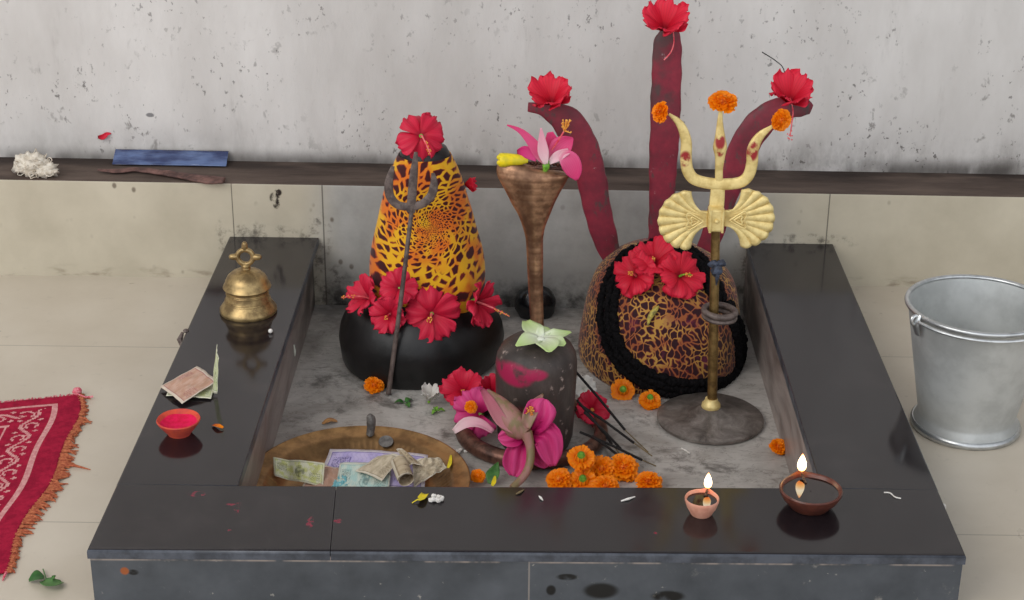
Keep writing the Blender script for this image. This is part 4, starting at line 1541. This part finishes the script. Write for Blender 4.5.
# ------------------------------------------------------------------ bits on the basin floor
lf = on_z(495, 474, ZB + .012)
lt = thing('green_leaf', 'small dark green leaf standing against the front kerb beside the brass tray', 'leaf', lf)
strip([on_z(490, 484, ZB + .006), on_z(493, 475, ZB + .018), on_z(498, 462, ZB + .03)], [.004, .013, .001], (-.3, -.8, .6), .3).obj('leaf_blade', M_LEAF, lt, off=lf, angle=0, solid=.0007)
h = on_z(478, 476, ZB + .016)
marigold(h, (.1, -.5, 1), .0145, 'small broken orange marigold between the brass tray and the green leaf', 96, None)
h = on_z(494, 484, ZB + .022)
pt = thing('fallen_petal', 'yellow marigold petal clinging to the green leaf', 'petal', h)
strip([on_z(492, 486, ZB + .02), on_z(494, 482, ZB + .024), on_z(495, 476, ZB + .026)], [.002, .004, .0015], (0, -.6, 1), .3).obj('petal', M_YEL, pt, off=h, angle=0, solid=.0006)
h = on_z(429, 401, ZB + .012)
hibiscus(h, (.1, -.2, 1), .026, 'crumpled white flower lying on the basin floor in front of the black base', M_WHITEP, group=None, seed=80, cup=.8, stamen=0, name='white_flower')
for px, py, lab, r_, sd in ((405, 403, 'torn dark green leaf bits on the basin floor left of the crumpled white flower', .016, 1),
                            (437, 411, 'torn pale green leaf bit just in front of the crumpled white flower', .012, 2)):
    h = on_z(px, py, ZB + .002)
    t = thing('leaf_scrap', lab, 'leaf', h)
    for q in range(3):
        d = Vector((math.cos(q * 2.1 + sd), math.sin(q * 2.1 + sd), 0))
        strip([h + d * r_ * .2, h + d * r_ * .7 + Vector((0, 0, .004)), h + d * r_ * 1.3], [.003, r_ * .4, .001], (0, 0, 1), .3).obj('leaf_blade', M_LEAF if sd == 1 else M_GREEN, t, off=h, angle=0, solid=.0006)
for px, py, lab in ((457, 451, 'white crumbled petal scrap between the brass tray and the copper coil, the left one'), (469, 451, 'white petal scrap close in front of the copper coil, the right one')):
    h = on_z(px, py, ZB + .004)
    t = thing('petal_scrap', lab, 'petal', h)
    g = G()
    for q in range(4):
        g.blob((rnd.uniform(-.006, .006), rnd.uniform(-.004, .004), rnd.uniform(-.001, .002)), (.005, .004, .0028), 6, 8, .4, 3, q)
    g.obj('petal', M_WHITE, t)
h = on_z(330, 423, ZB + .001)
t = thing('petal_scrap', 'faded orange petal scrap on the basin floor behind the brass tray', 'petal', h)
strip([h + Vector((-.014, -.006, .001)), h + Vector((0, .002, .005)), h + Vector((.014, .004, .001))], [.003, .008, .003], (0, 0, 1), .2).obj('petal', noisy('faded_orange', srgb(190, 140, 84), srgb(160, 116, 76), 90), t, off=h, angle=0, solid=.0006)
h = on_y(535, 303, -.045)
h.z = ZB
t = thing('black_stone', 'small round black stone against the wall behind the copper cobra stem', 'stone', h)
G().blob((0, 0, .030), (.046, .034, .042), 14, 22, .16, 1.6, 3).obj('stone_body', Mat('glossy_black_stone', (.010, .010, .011), .22), t)
h = on_z(686, 451, ZB + .002)
t = thing('twig', 'tiny pale twig on the basin floor in front of the brass trident base', 'twig', h)
G().tube([h + Vector((-.008, .01, 0)), h + Vector((0, 0, .001)), h + Vector((.006, -.009, 0))], .0015, 6).obj('twig_body', M_WHITE, t, off=h)

# ------------------------------------------------------------------ bell
b0 = on_z(248.5, 311, HP)
b0.z = HP
bell = thing('hand_bell', 'aged brass bell with a ring handle standing on the left kerb', 'bell', b0)
s = 28.5 * mpp(b0) / .056
prof = [(.0545, .0), (.056, .003), (.0555, .008), (.052, .013), (.0465, .020), (.0430, .028), (.0412, .037), (.0405, .044), (.0405, .047), (.0440, .049), (.0470, .053), (.0455, .057),
        (.0430, .059), (.0415, .066), (.037, .075), (.028, .083), (.016, .088), (.009, .090), (.008, .093)]
G().lathe([(a * s, b * s) for a, b in prof], 64).obj('bell_body', M_BRASS, bell)
g = G()
for z, r in ((.024, .0446), (.028, .0432), (.040, .0410), (.043, .0408)):
    g.torus((0, 0, z * s), r * s, .0011 * s, 56, 6)
o = g.obj('bell_bands', M_BRASS, bell)
g = G().lathe([(.008, .088), (.0095, .091), (.0085, .094), (.0095, .097), (.007, .100)], 24)
g.v = [q * s for q in g.v]
g.obj('neck', M_BRASS, bell)
mm = Matrix.Rotation(PI / 2, 3, 'X')
ZR = .115
g = G().torus((0, 0, ZR * s), .0150 * s, .0050 * s, 36, 12, mm)
hd = g.obj('ring_handle', M_BRASS, bell)
for a in (0, PI / 2, PI):
    g = G()
    d = Vector((math.cos(a), 0, math.sin(a)))
    c = Vector((0, 0, ZR)) + d * .0195
    g.tube([(c - d * .004) * s, c * s, (c + d * .007) * s], [.0052 * s, .0064 * s, .0058 * s], 12)
    g.blob((c + d * .007) * s, .0056 * s, 6, 10)
    g.obj('handle_knob', M_BRASS, hd)

# ------------------------------------------------------------------ notes, powder bowl and small things on the left kerb
def on_k(px, py, h=0.0):
    return on_z(px, py, HP + h)


note([on_k(172, 381, .004), on_k(216, 378, .008), on_k(211, 399, .003), on_k(166, 396, .002)], N_PGR, 'pale green bank note lying under the pink one on the left kerb', .001, 'bank notes on the left kerb', seed=21)
note([on_k(197, 366, .020), on_k(217, 381, .018), on_k(182, 404, .005), on_k(160, 387, .006)], N_PNK, 'folded pink-brown bank note on the left kerb between the bell and the powder bowl', .003, 'bank notes on the left kerb', seed=22)
yb = on_k(218, 394, .0).y
note([on_y(217, 344, yb), on_y(219, 358, yb - .006), on_y(217, 394, yb - .008), on_y(212, 392, yb)], N_PGR, 'bank note folded upright into a thin blade beside the pink note', .002, 'bank notes on the left kerb', seed=23)

q0 = on_k(178.5, 420, .026)
q0.z = HP
bw = thing('powder_bowl', 'small orange clay bowl of bright pink vermilion powder on the left kerb', 'bowl', q0)
s = 21.8 * mpp(q0)
mo = noisy('orange_clay', srgb(214, 84, 56), srgb(190, 70, 60), 60, .7)
G().lathe([(s * .52, 0), (s * .56, .003), (s * .74, .012), (s * .92, .021), (s, .027), (s * .97, .029), (s * .90, .026), (s * .78, .017), (s * .55, .009), (.001, .007)], 48, cap1=False).obj('bowl_body', mo, bw)
G().lathe([(s * .90, .0235), (s * .7, .0175), (s * .45, .014), (s * .2, .013), (.001, .0128)], 40, (0, 0, 0), 1, 1, lambda t, z, r: 1 + .02 * math.sin(5 * t), cap0=False, cap1=False).obj('vermilion_powder', M_POWDER, bw)

def petal_at(px, py, base, label, pts_, wd, mat, name='fallen_petal', cat='petal', group=None, h=.002):
    p_ = on_z(px, py, base + h)
    t = thing(name, label, cat, Vector((p_.x, p_.y, base)), group)
    strip([on_z(a, b, base + c_) for a, b, c_ in pts_], wd, (0, 0, 1), .3).obj('petal', mat, t, off=t.location, angle=0, solid=.0006)
    return t


petal_at(219, 427, HP, 'orange marigold petal with a white end on the left kerb beside the powder bowl', [(213, 425, .002), (218, 426, .005), (223, 428, .003)], [.003, .005, .003], M_MARI)
petal_at(419, 498, HP, 'yellow petal with a pale stalk on the front kerb', [(425, 494, .003), (421, 499, .006), (417, 500, .004), (412, 503, .001)], [.006, .0065, .0015, .0008], M_YEL)
h = on_k(437, 499, .003)
t = thing('popped_rice', 'cluster of white popped rice grains on the front kerb beside the yellow petal', 'grain', Vector((h.x, h.y, HP)))
g = G()
rnd = random.Random(5)
for q in range(11):
    g.blob((rnd.uniform(-.010, .010), rnd.uniform(-.007, .007), .003 + rnd.uniform(0, .002)), rnd.uniform(.0026, .0042), 6, 8, .4, 3, q)
g.obj('grains', M_WHITE, t)
for px, py, dx, dy, lab, mt, w in ((520, 492, 4, -2, 'tiny tan petal on the front kerb near the bent bud stem', M_BAMB, .002), (541, 498, 2, 2, 'tiny white grain on the front kerb below the magenta hibiscus', M_WHITE, .002),
                                   (628, 499, 7, -2, 'thin white petal scrap on the front kerb left of the small lamp', M_WHITE, .0022)):
    h = on_k(px, py, .002)
    t = thing('petal_scrap', lab, 'petal', Vector((h.x, h.y, HP)))
    G().tube([on_k(px - dx, py - dy, .0015), on_k(px, py, .0028), on_k(px + dx, py + dy * 1.2, .0015)], [w * .5, w, w * .4], 8).obj('petal', mt, t, off=t.location)
h = on_k(892, 495)
t = thing('thread', 'short white thread curled on the right kerb', 'thread', h)
G().tube(cr([on_k(884, 492.5, .0012), on_k(890, 493, .0012), (on_k(895, 497, .0012)), on_k(901, 498.5, .0012)], 14), .0012, 6).obj('thread_body', M_WHITE, t, off=h)
h = on_k(270.5, 331, .0045)
t = thing('bead', 'tiny white bead on the left kerb in front of the bell', 'bead', Vector((h.x, h.y, HP)))
G().blob((0, 0, .0045), .0045, 8, 12).obj('bead_body', M_WHITE, t)
xi = -.4805
a_ = CP + ray(294, 345) * ((xi - CP.x) / ray(294, 345).x)
b_ = CP + ray(295, 356) * ((xi - CP.x) / ray(295, 356).x)
t = thing('fallen_petal', 'thin pale petal stuck on the inner face of the left kerb', 'petal', a_)
G().tube([a_, a_.lerp(b_, .5), b_], [.001, .003, .001], 8).obj('petal', M_LOTUS, t, off=a_)
h = Vector((-W2 - .002, on_z(183, 338, HP - .01).y, HP - .012))
t = thing('rusty_clip', 'small dark clip on the outer edge of the left kerb', 'clip', h)
g = G()
g.tube([h + Vector((0, -.012, -.012)), h + Vector((-.006, -.004, 0)), h + Vector((-.002, .008, .010))], [.004, .006, .003], 8)
g.blob(h + Vector((.004, .012, .012)), (.006, .006, .004), 6, 8)
g.obj('clip_body', M_IRON, t, off=h)
h = Vector((W2 + .001, on_z(947, 507, HP - .01).y, HP - .010))
t = thing('wax_drop', 'white wax drop on the outer edge of the right kerb', 'wax', h)
G().blob((.002, 0, 0), (.005, .007, .006), 8, 10, .3, 3).obj('wax_body', M_WHITE, t)

# ------------------------------------------------------------------ oil lamps
def flame_mat():
    m = Mat('lamp_flame', (0, 0, 0), 1.0)
    u, v, _ = m.xyz(m.coord('UV'))
    c = m.ramp(u, [(0, (1.0, .22, .03)), (.20, (1, .55, .20)), (.45, (1, .86, .62)), (.7, (1, .78, .48)), (1, (1, .30, .06))])
    m.set('Emission Color', c)
    m.set('Emission Strength', 7.0)
    return m


M_FLAME = flame_mat()


def lamp(loc, R, H, label, clay, px_flame, spout, group='lit clay oil lamps', hf=.026, wf=.0046):
    t = thing('oil_lamp', label, 'oil lamp', loc, group)
    rim = lambda q, z, r: 1 + .16 * math.exp(-((math.atan2(math.sin(q - spout), math.cos(q - spout))) / .28) ** 2) * max(0, min(1, (z / H - .35) * 1.7))
    b = R * .58
    G().lathe([(b, 0), (b * 1.08, H * .05), (b * 1.18, H * .18), (R * .86, H * .45), (R * .985, H * .80), (R, H * .94), (R * .965, H), (R * .91, H * .95), (R * .83, H * .66), (R * .6, H * .42), (.001, H * .36)],
              64, (0, 0, 0), 1, 1, rim, cap1=False).obj('bowl', clay, t)
    G().lathe([(R * .885, H * .82), (.001, H * .82)], 48, (0, 0, 0), 1, 1, None, cap0=False, cap1=False).obj('oil', M_OIL, t)
    sp = Vector((math.cos(spout), math.sin(spout), 0))
    w0, w1 = sp * R * .50 + Vector((0, 0, H * .82)), sp * R * .98 + Vector((0, 0, H * 1.06))
    G().tube(cr([w0, sp * R * .76 + Vector((0, 0, H * .92)), w1], 8), [.0022, .0022, .0022, .002, .002, .0018, .0018, .0016], 8).obj('wick', M_WICK, t)
    f0 = w1 + Vector((0, 0, .001))

    def fl_(u, v):
        r = wf * (math.sin(PI * min(1, u ** .62)) ** .85) + .0001
        a = v * 2 * PI
        return f0 + Vector((r * math.cos(a), r * math.sin(a), u * hf))
    g = G().grid(fl_, 16, 18)
    g.obj('flame', M_FLAME, t)
    return t


q0 = on_z(702, 499.5, HP + .026)
lamp(Vector((q0.x, q0.y, HP)), 17.3 * mpp(q0), .030, 'small pale clay oil lamp with a lit wick, on the front kerb', M_CLAY, None, 1.15, hf=.028, wf=.0062)
q0 = on_z(811, 489, HP + .032)
lamp(Vector((q0.x, q0.y, HP)), 31.5 * mpp(q0), .034, 'large dark brown clay oil lamp, lit, at the right end of the front kerb', M_DCLAY, None, 1.75, hf=.032, wf=.0072)

# ------------------------------------------------------------------ bucket
u0 = on_z(967, 430, 0)
bk0 = Vector((u0.x, on_z(967, 450, 0).y + 51 * mpp(u0), 0))
bk = thing('metal_bucket', 'dented aluminium bucket with a wire handle on the floor right of the platform', 'bucket', bk0)
rr = 73 * mpp(on_y(983, 304, bk0.y))
zr = on_y(983, 304, bk0.y).z
rb2 = 51.5 * mpp(u0)
rn_ = rb2 * .93
den = lambda t, z, r: 1 + .008 * noise.noise(Vector((math.cos(t) * 2, math.sin(t) * 2, z * 9)))
prof = [(rb2, 0), (rb2 * 1.005, .006), (rb2 * 1.0, .014), (rn_ * 1.015, .026), (rn_, .032)]
for i in range(1, 13):
    f = i / 12
    prof.append((rn_ + (rr * .975 - rn_) * f, .032 + (zr - .004 - .032) * f))
inner = [(a - .003, b) for a, b in reversed(prof[4:])]
G().lathe(prof + inner + [(rn_ - .01, .024), (.001, .022)], 96, (0, 0, 0), 1, 1, den, cap0=False, cap1=False).obj('bucket_body', M_ALU, bk, angle=50)
G().torus((0, 0, zr - .002), rr * .985, .0048, 96, 10).obj('rolled_rim', M_BAND, bk)
G().torus((0, 0, .007), rb2 * 1.0, .0055, 96, 10, None, .007).obj('foot_band', M_BAND, bk)
for s_, an in ((-1, 3.55), (1, .41)):
    d = Vector((math.cos(an), math.sin(an), 0))
    tv = Vector((-d.y, d.x, 0))
    g = G()
    c = d * (rr + .002) + Vector((0, 0, zr - .004))
    g.tube([c + Vector((0, 0, .006)), c + d * .005 + Vector((0, 0, -.004)), c + d * .004 + Vector((0, 0, -.016)), c - d * .002 + Vector((0, 0, -.034))], [.008, .011, .010, .007], 12, .4, d)
    g.torus(c + d * .006 + Vector((0, 0, -.004)), .008, .0032, 20, 8, axis_q(tv))
    lg_ = g.obj('handle_lug', M_BAND, bk)
hp_ = []
for i in range(49):
    f = i / 48
    an = 3.55 + (2 * PI + .41 - 3.55) * f
    hp_.append(Vector((math.cos(an) * (rr + .008), math.sin(an) * (rr + .0065), zr - .0085 - .002 * math.sin(f * PI))))
G().tube(hp_, .0032, 8).obj('handle', M_BAND, bk)

# ------------------------------------------------------------------ rug
A = on_z(76, 398, 0)
Bq = on_z(4, 575, 0)
Cq = on_z(0, 406, 0)
ev = (Bq - A)
LV = ev.length
ev.normalize()
eu = Vector((-abs(ev.y), ev.x * (1 if ev.y < 0 else -1), 0))
eu = (Cq - A).normalized()
UW = .62
rug0 = Vector((A.x, A.y, 0))


def edge_w(v):
    return -.010 * math.sin(v * 9 + .6) - .006 * math.sin(v * 23) - .018 * math.sin(PI * v / LV)


def rugpt(u, v):
    e = edge_w(v) * max(0, 1 - u / .2)
    h = .0035 + .0022 * noise.noise(Vector((u * 9, v * 9, 2))) + .0015
    return eu * (u + e) + ev * v + Vector((0, 0, h))


def pale(u, v):
    if u > UW / 2:
        u = UW - u
    def vine(c, s_, amp=.011, per=.088):
        ph = 2 * PI * s_ / per
        if abs(c - amp * math.sin(ph)) < .0034:
            return True
        for k in (0, 1):
            cs_ = (s_ - per * (.25 + .5 * k) + per / 2) % per - per / 2
            cc_ = c - (-.006 if k == 0 else .006)
            d_ = math.hypot(cc_, cs_)
            if .0072 < d_ < .0118 and not (cs_ > 0 and abs(cc_) < .004):
                return True
        ds = (s_ + per * .25) % (per / 2) - per / 4
        return abs(ds) + abs(abs(c) - .017) < .005
    if v > .028 and u > .040:
        if abs(u - .044) < .0034 or abs(v - .032) < .003:
            return True
    if v > .100 and u > .112:
        if abs(u - .116) < .003 or abs(v - .104) < .003:
            return True
    if .048 < u < .112 and v > .040 and v - .03 > (u - .044) * .9:
        return vine(u - .080, v)
    if .036 < v < .100 and u > .048:
        return vine(v - .068, u + .02)
    if u > .124 and v > .112:
        return vine((u - .124) % .052 - .026, v + .03 * int((u - .124) / .052), .008, .07)
    return False


M_RUG = noisy('crimson_rug', srgb(168, 30, 60), srgb(142, 22, 50), 60, .9, bump=.5, bd=.002, spec=.1)
M_RUGP = noisy('pale_rug_pattern', srgb(216, 160, 156), srgb(196, 128, 130), 120, .9, bump=.5, bd=.002, spec=.1)
rug = thing('floor_rug', 'crimson rug with pale vine pattern and ragged orange fringe on the floor at left', 'rug', rug0)
g = G()
nu, nv_ = 190, 240
g.grid(lambda u, v: rugpt(u * UW, v * LV), nu, nv_)
for k in range(len(g.f)):
    i_, j_ = divmod(k, nv_)
    if pale((i_ + .5) / nu * UW, (j_ + .5) / nv_ * LV):
        g.mi[k] = 1
g.uv = {}
g.obj('rug_body', [M_RUG, M_RUGP], rug, solid=.004, angle=0)
rnd = random.Random(8)
M_FRO = noisy('orange_fringe', srgb(196, 120, 84), srgb(160, 80, 60), 200, .9, spec=.1)
M_FRR = noisy('pink_fringe', srgb(206, 70, 96), srgb(226, 150, 156), 200, .9, spec=.1)
g = G()
for i in range(150):
    v = i / 149 * LV
    b = rugpt(0, v)
    ln = rnd.uniform(.012, .020) * (1.5 if .3 < v / LV < .8 else .8)
    if rnd.random() < .06:
        ln *= 2.0
    d = (-eu + ev * rnd.uniform(-.5, .9)).normalized()
    m1 = b + d * ln * .5 + Vector((0, 0, rnd.uniform(-.001, .001)))
    e1 = b + d * ln + ev * rnd.uniform(-.006, .006)
    e1.z = .0016
    g.tube([b + eu * .003, m1, e1], [.0022, .0026, .0008], 6)
o = g.obj('side_fringe', M_FRO, rug)
o['kind'] = 'stuff'
g = G()
for i in range(110):
    u = i / 109 * UW
    b = rugpt(u, 0)
    d = (-ev + eu * rnd.uniform(-.5, .5)).normalized()
    e1 = b + d * rnd.uniform(.010, .02)
    e1.z = .0016
    g.tube([b + ev * .003, b + d * .006, e1], [.0018, .002, .0008], 6)
for i in range(50):
    u = i / 49 * UW
    b = rugpt(u, LV)
    d = (ev + eu * rnd.uniform(-.5, .5)).normalized()
    e1 = b + d * rnd.uniform(.014, .026)
    e1.z = .0016
    g.tube([b - ev * .003, b + d * .008, e1], [.0022, .0024, .001], 6)
o = g.obj('end_fringe', M_FRR, rug)
o['kind'] = 'stuff'
g = G()
b = rugpt(.004, 0)
g.blob(b + Vector((0, .006, .006)), (.009, .010, .008), 8, 10, .3, 4)
g.tube([b + Vector((.004, -.002, .004)), b + Vector((.02, -.010, .002)), b + Vector((.034, -.008, .0025))], [.0016, .0014, .002], 6)
g.obj('corner_tassel', M_FRR, rug)

h = on_z(45, 581, 0)
lt = thing('green_leaf', 'pair of round green leaflets lying on the floor at the bottom left corner', 'leaf', Vector((h.x, h.y, 0)))
for pts_, wd in (([(44, 578, .004), (37, 577, .008), (29, 581, .003)], [.004, .014, .003]), ([(43, 581, .004), (52, 583, .009), (62, 582, .003)], [.006, .0155, .005])):
    strip([on_z(a, b, c_) for a, b, c_ in pts_], wd, (0, 0, 1), .3).obj('leaf_blade', M_LEAF, lt, off=lt.location, angle=0, solid=.0007)
G().tube([on_z(47, 581, .004), on_z(45, 575, .006), on_z(43, 569, .004)], .001, 6).obj('stem', M_LEAF, lt, off=lt.location)

# ------------------------------------------------------------------ things on the ledge
def on_l(px, py, h=0.0):
    p_ = on_z(px, py, LZ + h)
    return on_z(px, py, zl(p_.x) + h)


h = on_l(36, 170, .012)
co = thing('cotton_lump', 'tangled lump of off-white cotton thread on the ledge at far left', 'cotton', Vector((h.x, h.y, zl(h.x))))
g = G()
rnd = random.Random(2)
g.blob((-.010, .004, .024), (.036, .024, .026), 16, 22, .6, 3.5, 1)
g.blob((.022, -.004, .013), (.030, .018, .015), 14, 18, .6, 3.5, 2)
cb = g.obj('cotton_core', M_COTTON, co, angle=0)
g = G()
for i in range(60):
    c = Vector((rnd.uniform(-.038, .040), rnd.uniform(-.016, .012), rnd.uniform(.006, .04)))
    if c.x > .01:
        c.z *= .55
    pts = [c]
    d = Vector((rnd.uniform(-1, 1), rnd.uniform(-1, .5), rnd.uniform(-.6, .6))).normalized()
    for k in range(7):
        d = (d + Vector((rnd.uniform(-1, 1), rnd.uniform(-1, 1), rnd.uniform(-1, 1))) * 1.1 - (pts[-1] - Vector((0, 0, .02))) * 16).normalized()
        q = pts[-1] + d * .008
        q.z = max(.002, q.z)
        q.y = min(q.y, .03)
        pts.append(q)
    g.tube(cr(pts, 16), .0011, 5)
o = g.obj('loose_threads', M_COTTON, co, angle=0)
o['kind'] = 'stuff'

xa, xb = on_y(116, 158, LY - .01).x, on_y(229, 162, LY - .01).x
pk0 = Vector(((xa + xb) / 2, LY - .02, zl(xa)))
pkt = thing('plastic_packet', 'long crinkled blue plastic packet leaning on the wall along the ledge', 'packet', pk0)
mb = Mat('blue_plastic', rough=.22, spec=.6)
O = mb.coord('Object')
mb.set('Base Color', mb.mix(mb.noise(mb.scale(O, (12, 30, 60)), 1.0, 4).ss(.35, .65), srgb(40, 52, 92), srgb(92, 110, 150)))
mb.bump(mb.noise(mb.scale(O, (24, 60, 50)), 1.0, 4), .7, .006)


def pkf(u, v):
    x = xa + (xb - xa) * u
    a = v * 2 * PI
    t_ = .006 * (1 - (2 * u - 1) ** 8) + .0012
    hgt = .0110
    zc = zl(x) + .003 + hgt
    s_ = math.sin(a) * hgt
    n_ = .0018 * noise.noise(Vector((u * 14, v * 5, 1)))
    return Vector((x, LY - .048 + (s_ + hgt) * 1.9 + math.cos(a) * (t_ + n_), zc + s_))


G().grid(pkf, 60, 20).obj('packet_sleeve', mb, pkt, off=pk0, angle=0)
s0 = on_l(160, 176)
wp = thing('paper_strip', 'reddish brown torn paper strip lying on the ledge in front of the blue packet', 'paper', s0)
mw = noisy('brown_paper', srgb(122, 88, 80), srgb(74, 52, 48), 40, .7)
pa = [(98, 170), (118, 171), (135, 169.5), (160, 172), (190, 177), (210, 180), (224, 180.5)]
P = cr([on_l(a, b, .006) for a, b in pa], 40)
g = G().tube(P, [v * .00215 for v in cr1([2, 5, 5, 6, 7.5, 9, 8], 40)], 12, .35, (0, 0, 1))
g.v = [q + Vector((0, 0, .0015 * noise.noise(q * 60))) for q in g.v]
g.obj('strip_body', mw, wp, off=s0, angle=0)
w0 = on_y(104, 135, LY - .002)
t = thing('fallen_petal', 'small dried red petal stuck to the wall above the ledge at left', 'petal', w0)
strip([on_y(98, 137, LY - .003), on_y(103, 137, LY - .008), on_y(107, 134, LY - .006), on_y(111, 133.5, LY - .002)], [.003, .006, .004, .001], (0, -1, .3), .3).obj('petal', M_HIBS, t, off=w0, angle=0, solid=.0008)

# ------------------------------------------------------------------ light
SKY_F, SKY_B = 1.25, .34
wd = bpy.data.worlds.new('open_sky')
SC.world = wd
wd.use_nodes = True
nt = wd.node_tree
bg = nt.nodes['Background']
# open courtyard in front of the shrine, a dim roof and back wall behind and above
tcn = nt.nodes.new('ShaderNodeTexCoord')
sp_ = nt.nodes.new('ShaderNodeSeparateXYZ')
nt.links.new(tcn.outputs['Generated'], sp_.inputs[0])
dx, dy, dz = [N(nt, o_) for o_ in sp_.outputs]
front = (dy * -1.0).ss(-.05, .75)
roof = dz.ss(.95, .45)
val = front * (roof * .85 + .15) * SKY_F + SKY_B
nt.links.new(val.so, bg.inputs[1])
bg.inputs[0].default_value = (.90, .94, 1.0, 1)


def area(name, loc, target, size, energy, color, sy=None):
    ld = bpy.data.lights.new(name, 'AREA')
    ld.energy = energy
    ld.color = color
    ld.size = size
    if sy:
        ld.shape = 'RECTANGLE'
        ld.size_y = sy
    o_ = bpy.data.objects.new(name, ld)
    COL.objects.link(o_)
    o_.location = loc
    o_.rotation_euler = (Vector(target) - Vector(loc)).to_track_quat('-Z', 'Y').to_euler()
    return o_


area('front_left_soft_light', (-2.6, -3.2, 3.1), (0, -.2, .3), 3.2, 92, (1.0, .955, .89), 2.4)  # soft area light added high at front left, out of view

vs_ = SC.view_settings
vs_.view_transform = 'Standard'
vs_.look = 'None'
vs_.gamma = 1.0
vs_.use_curve_mapping = False
vs_.exposure = -0.14
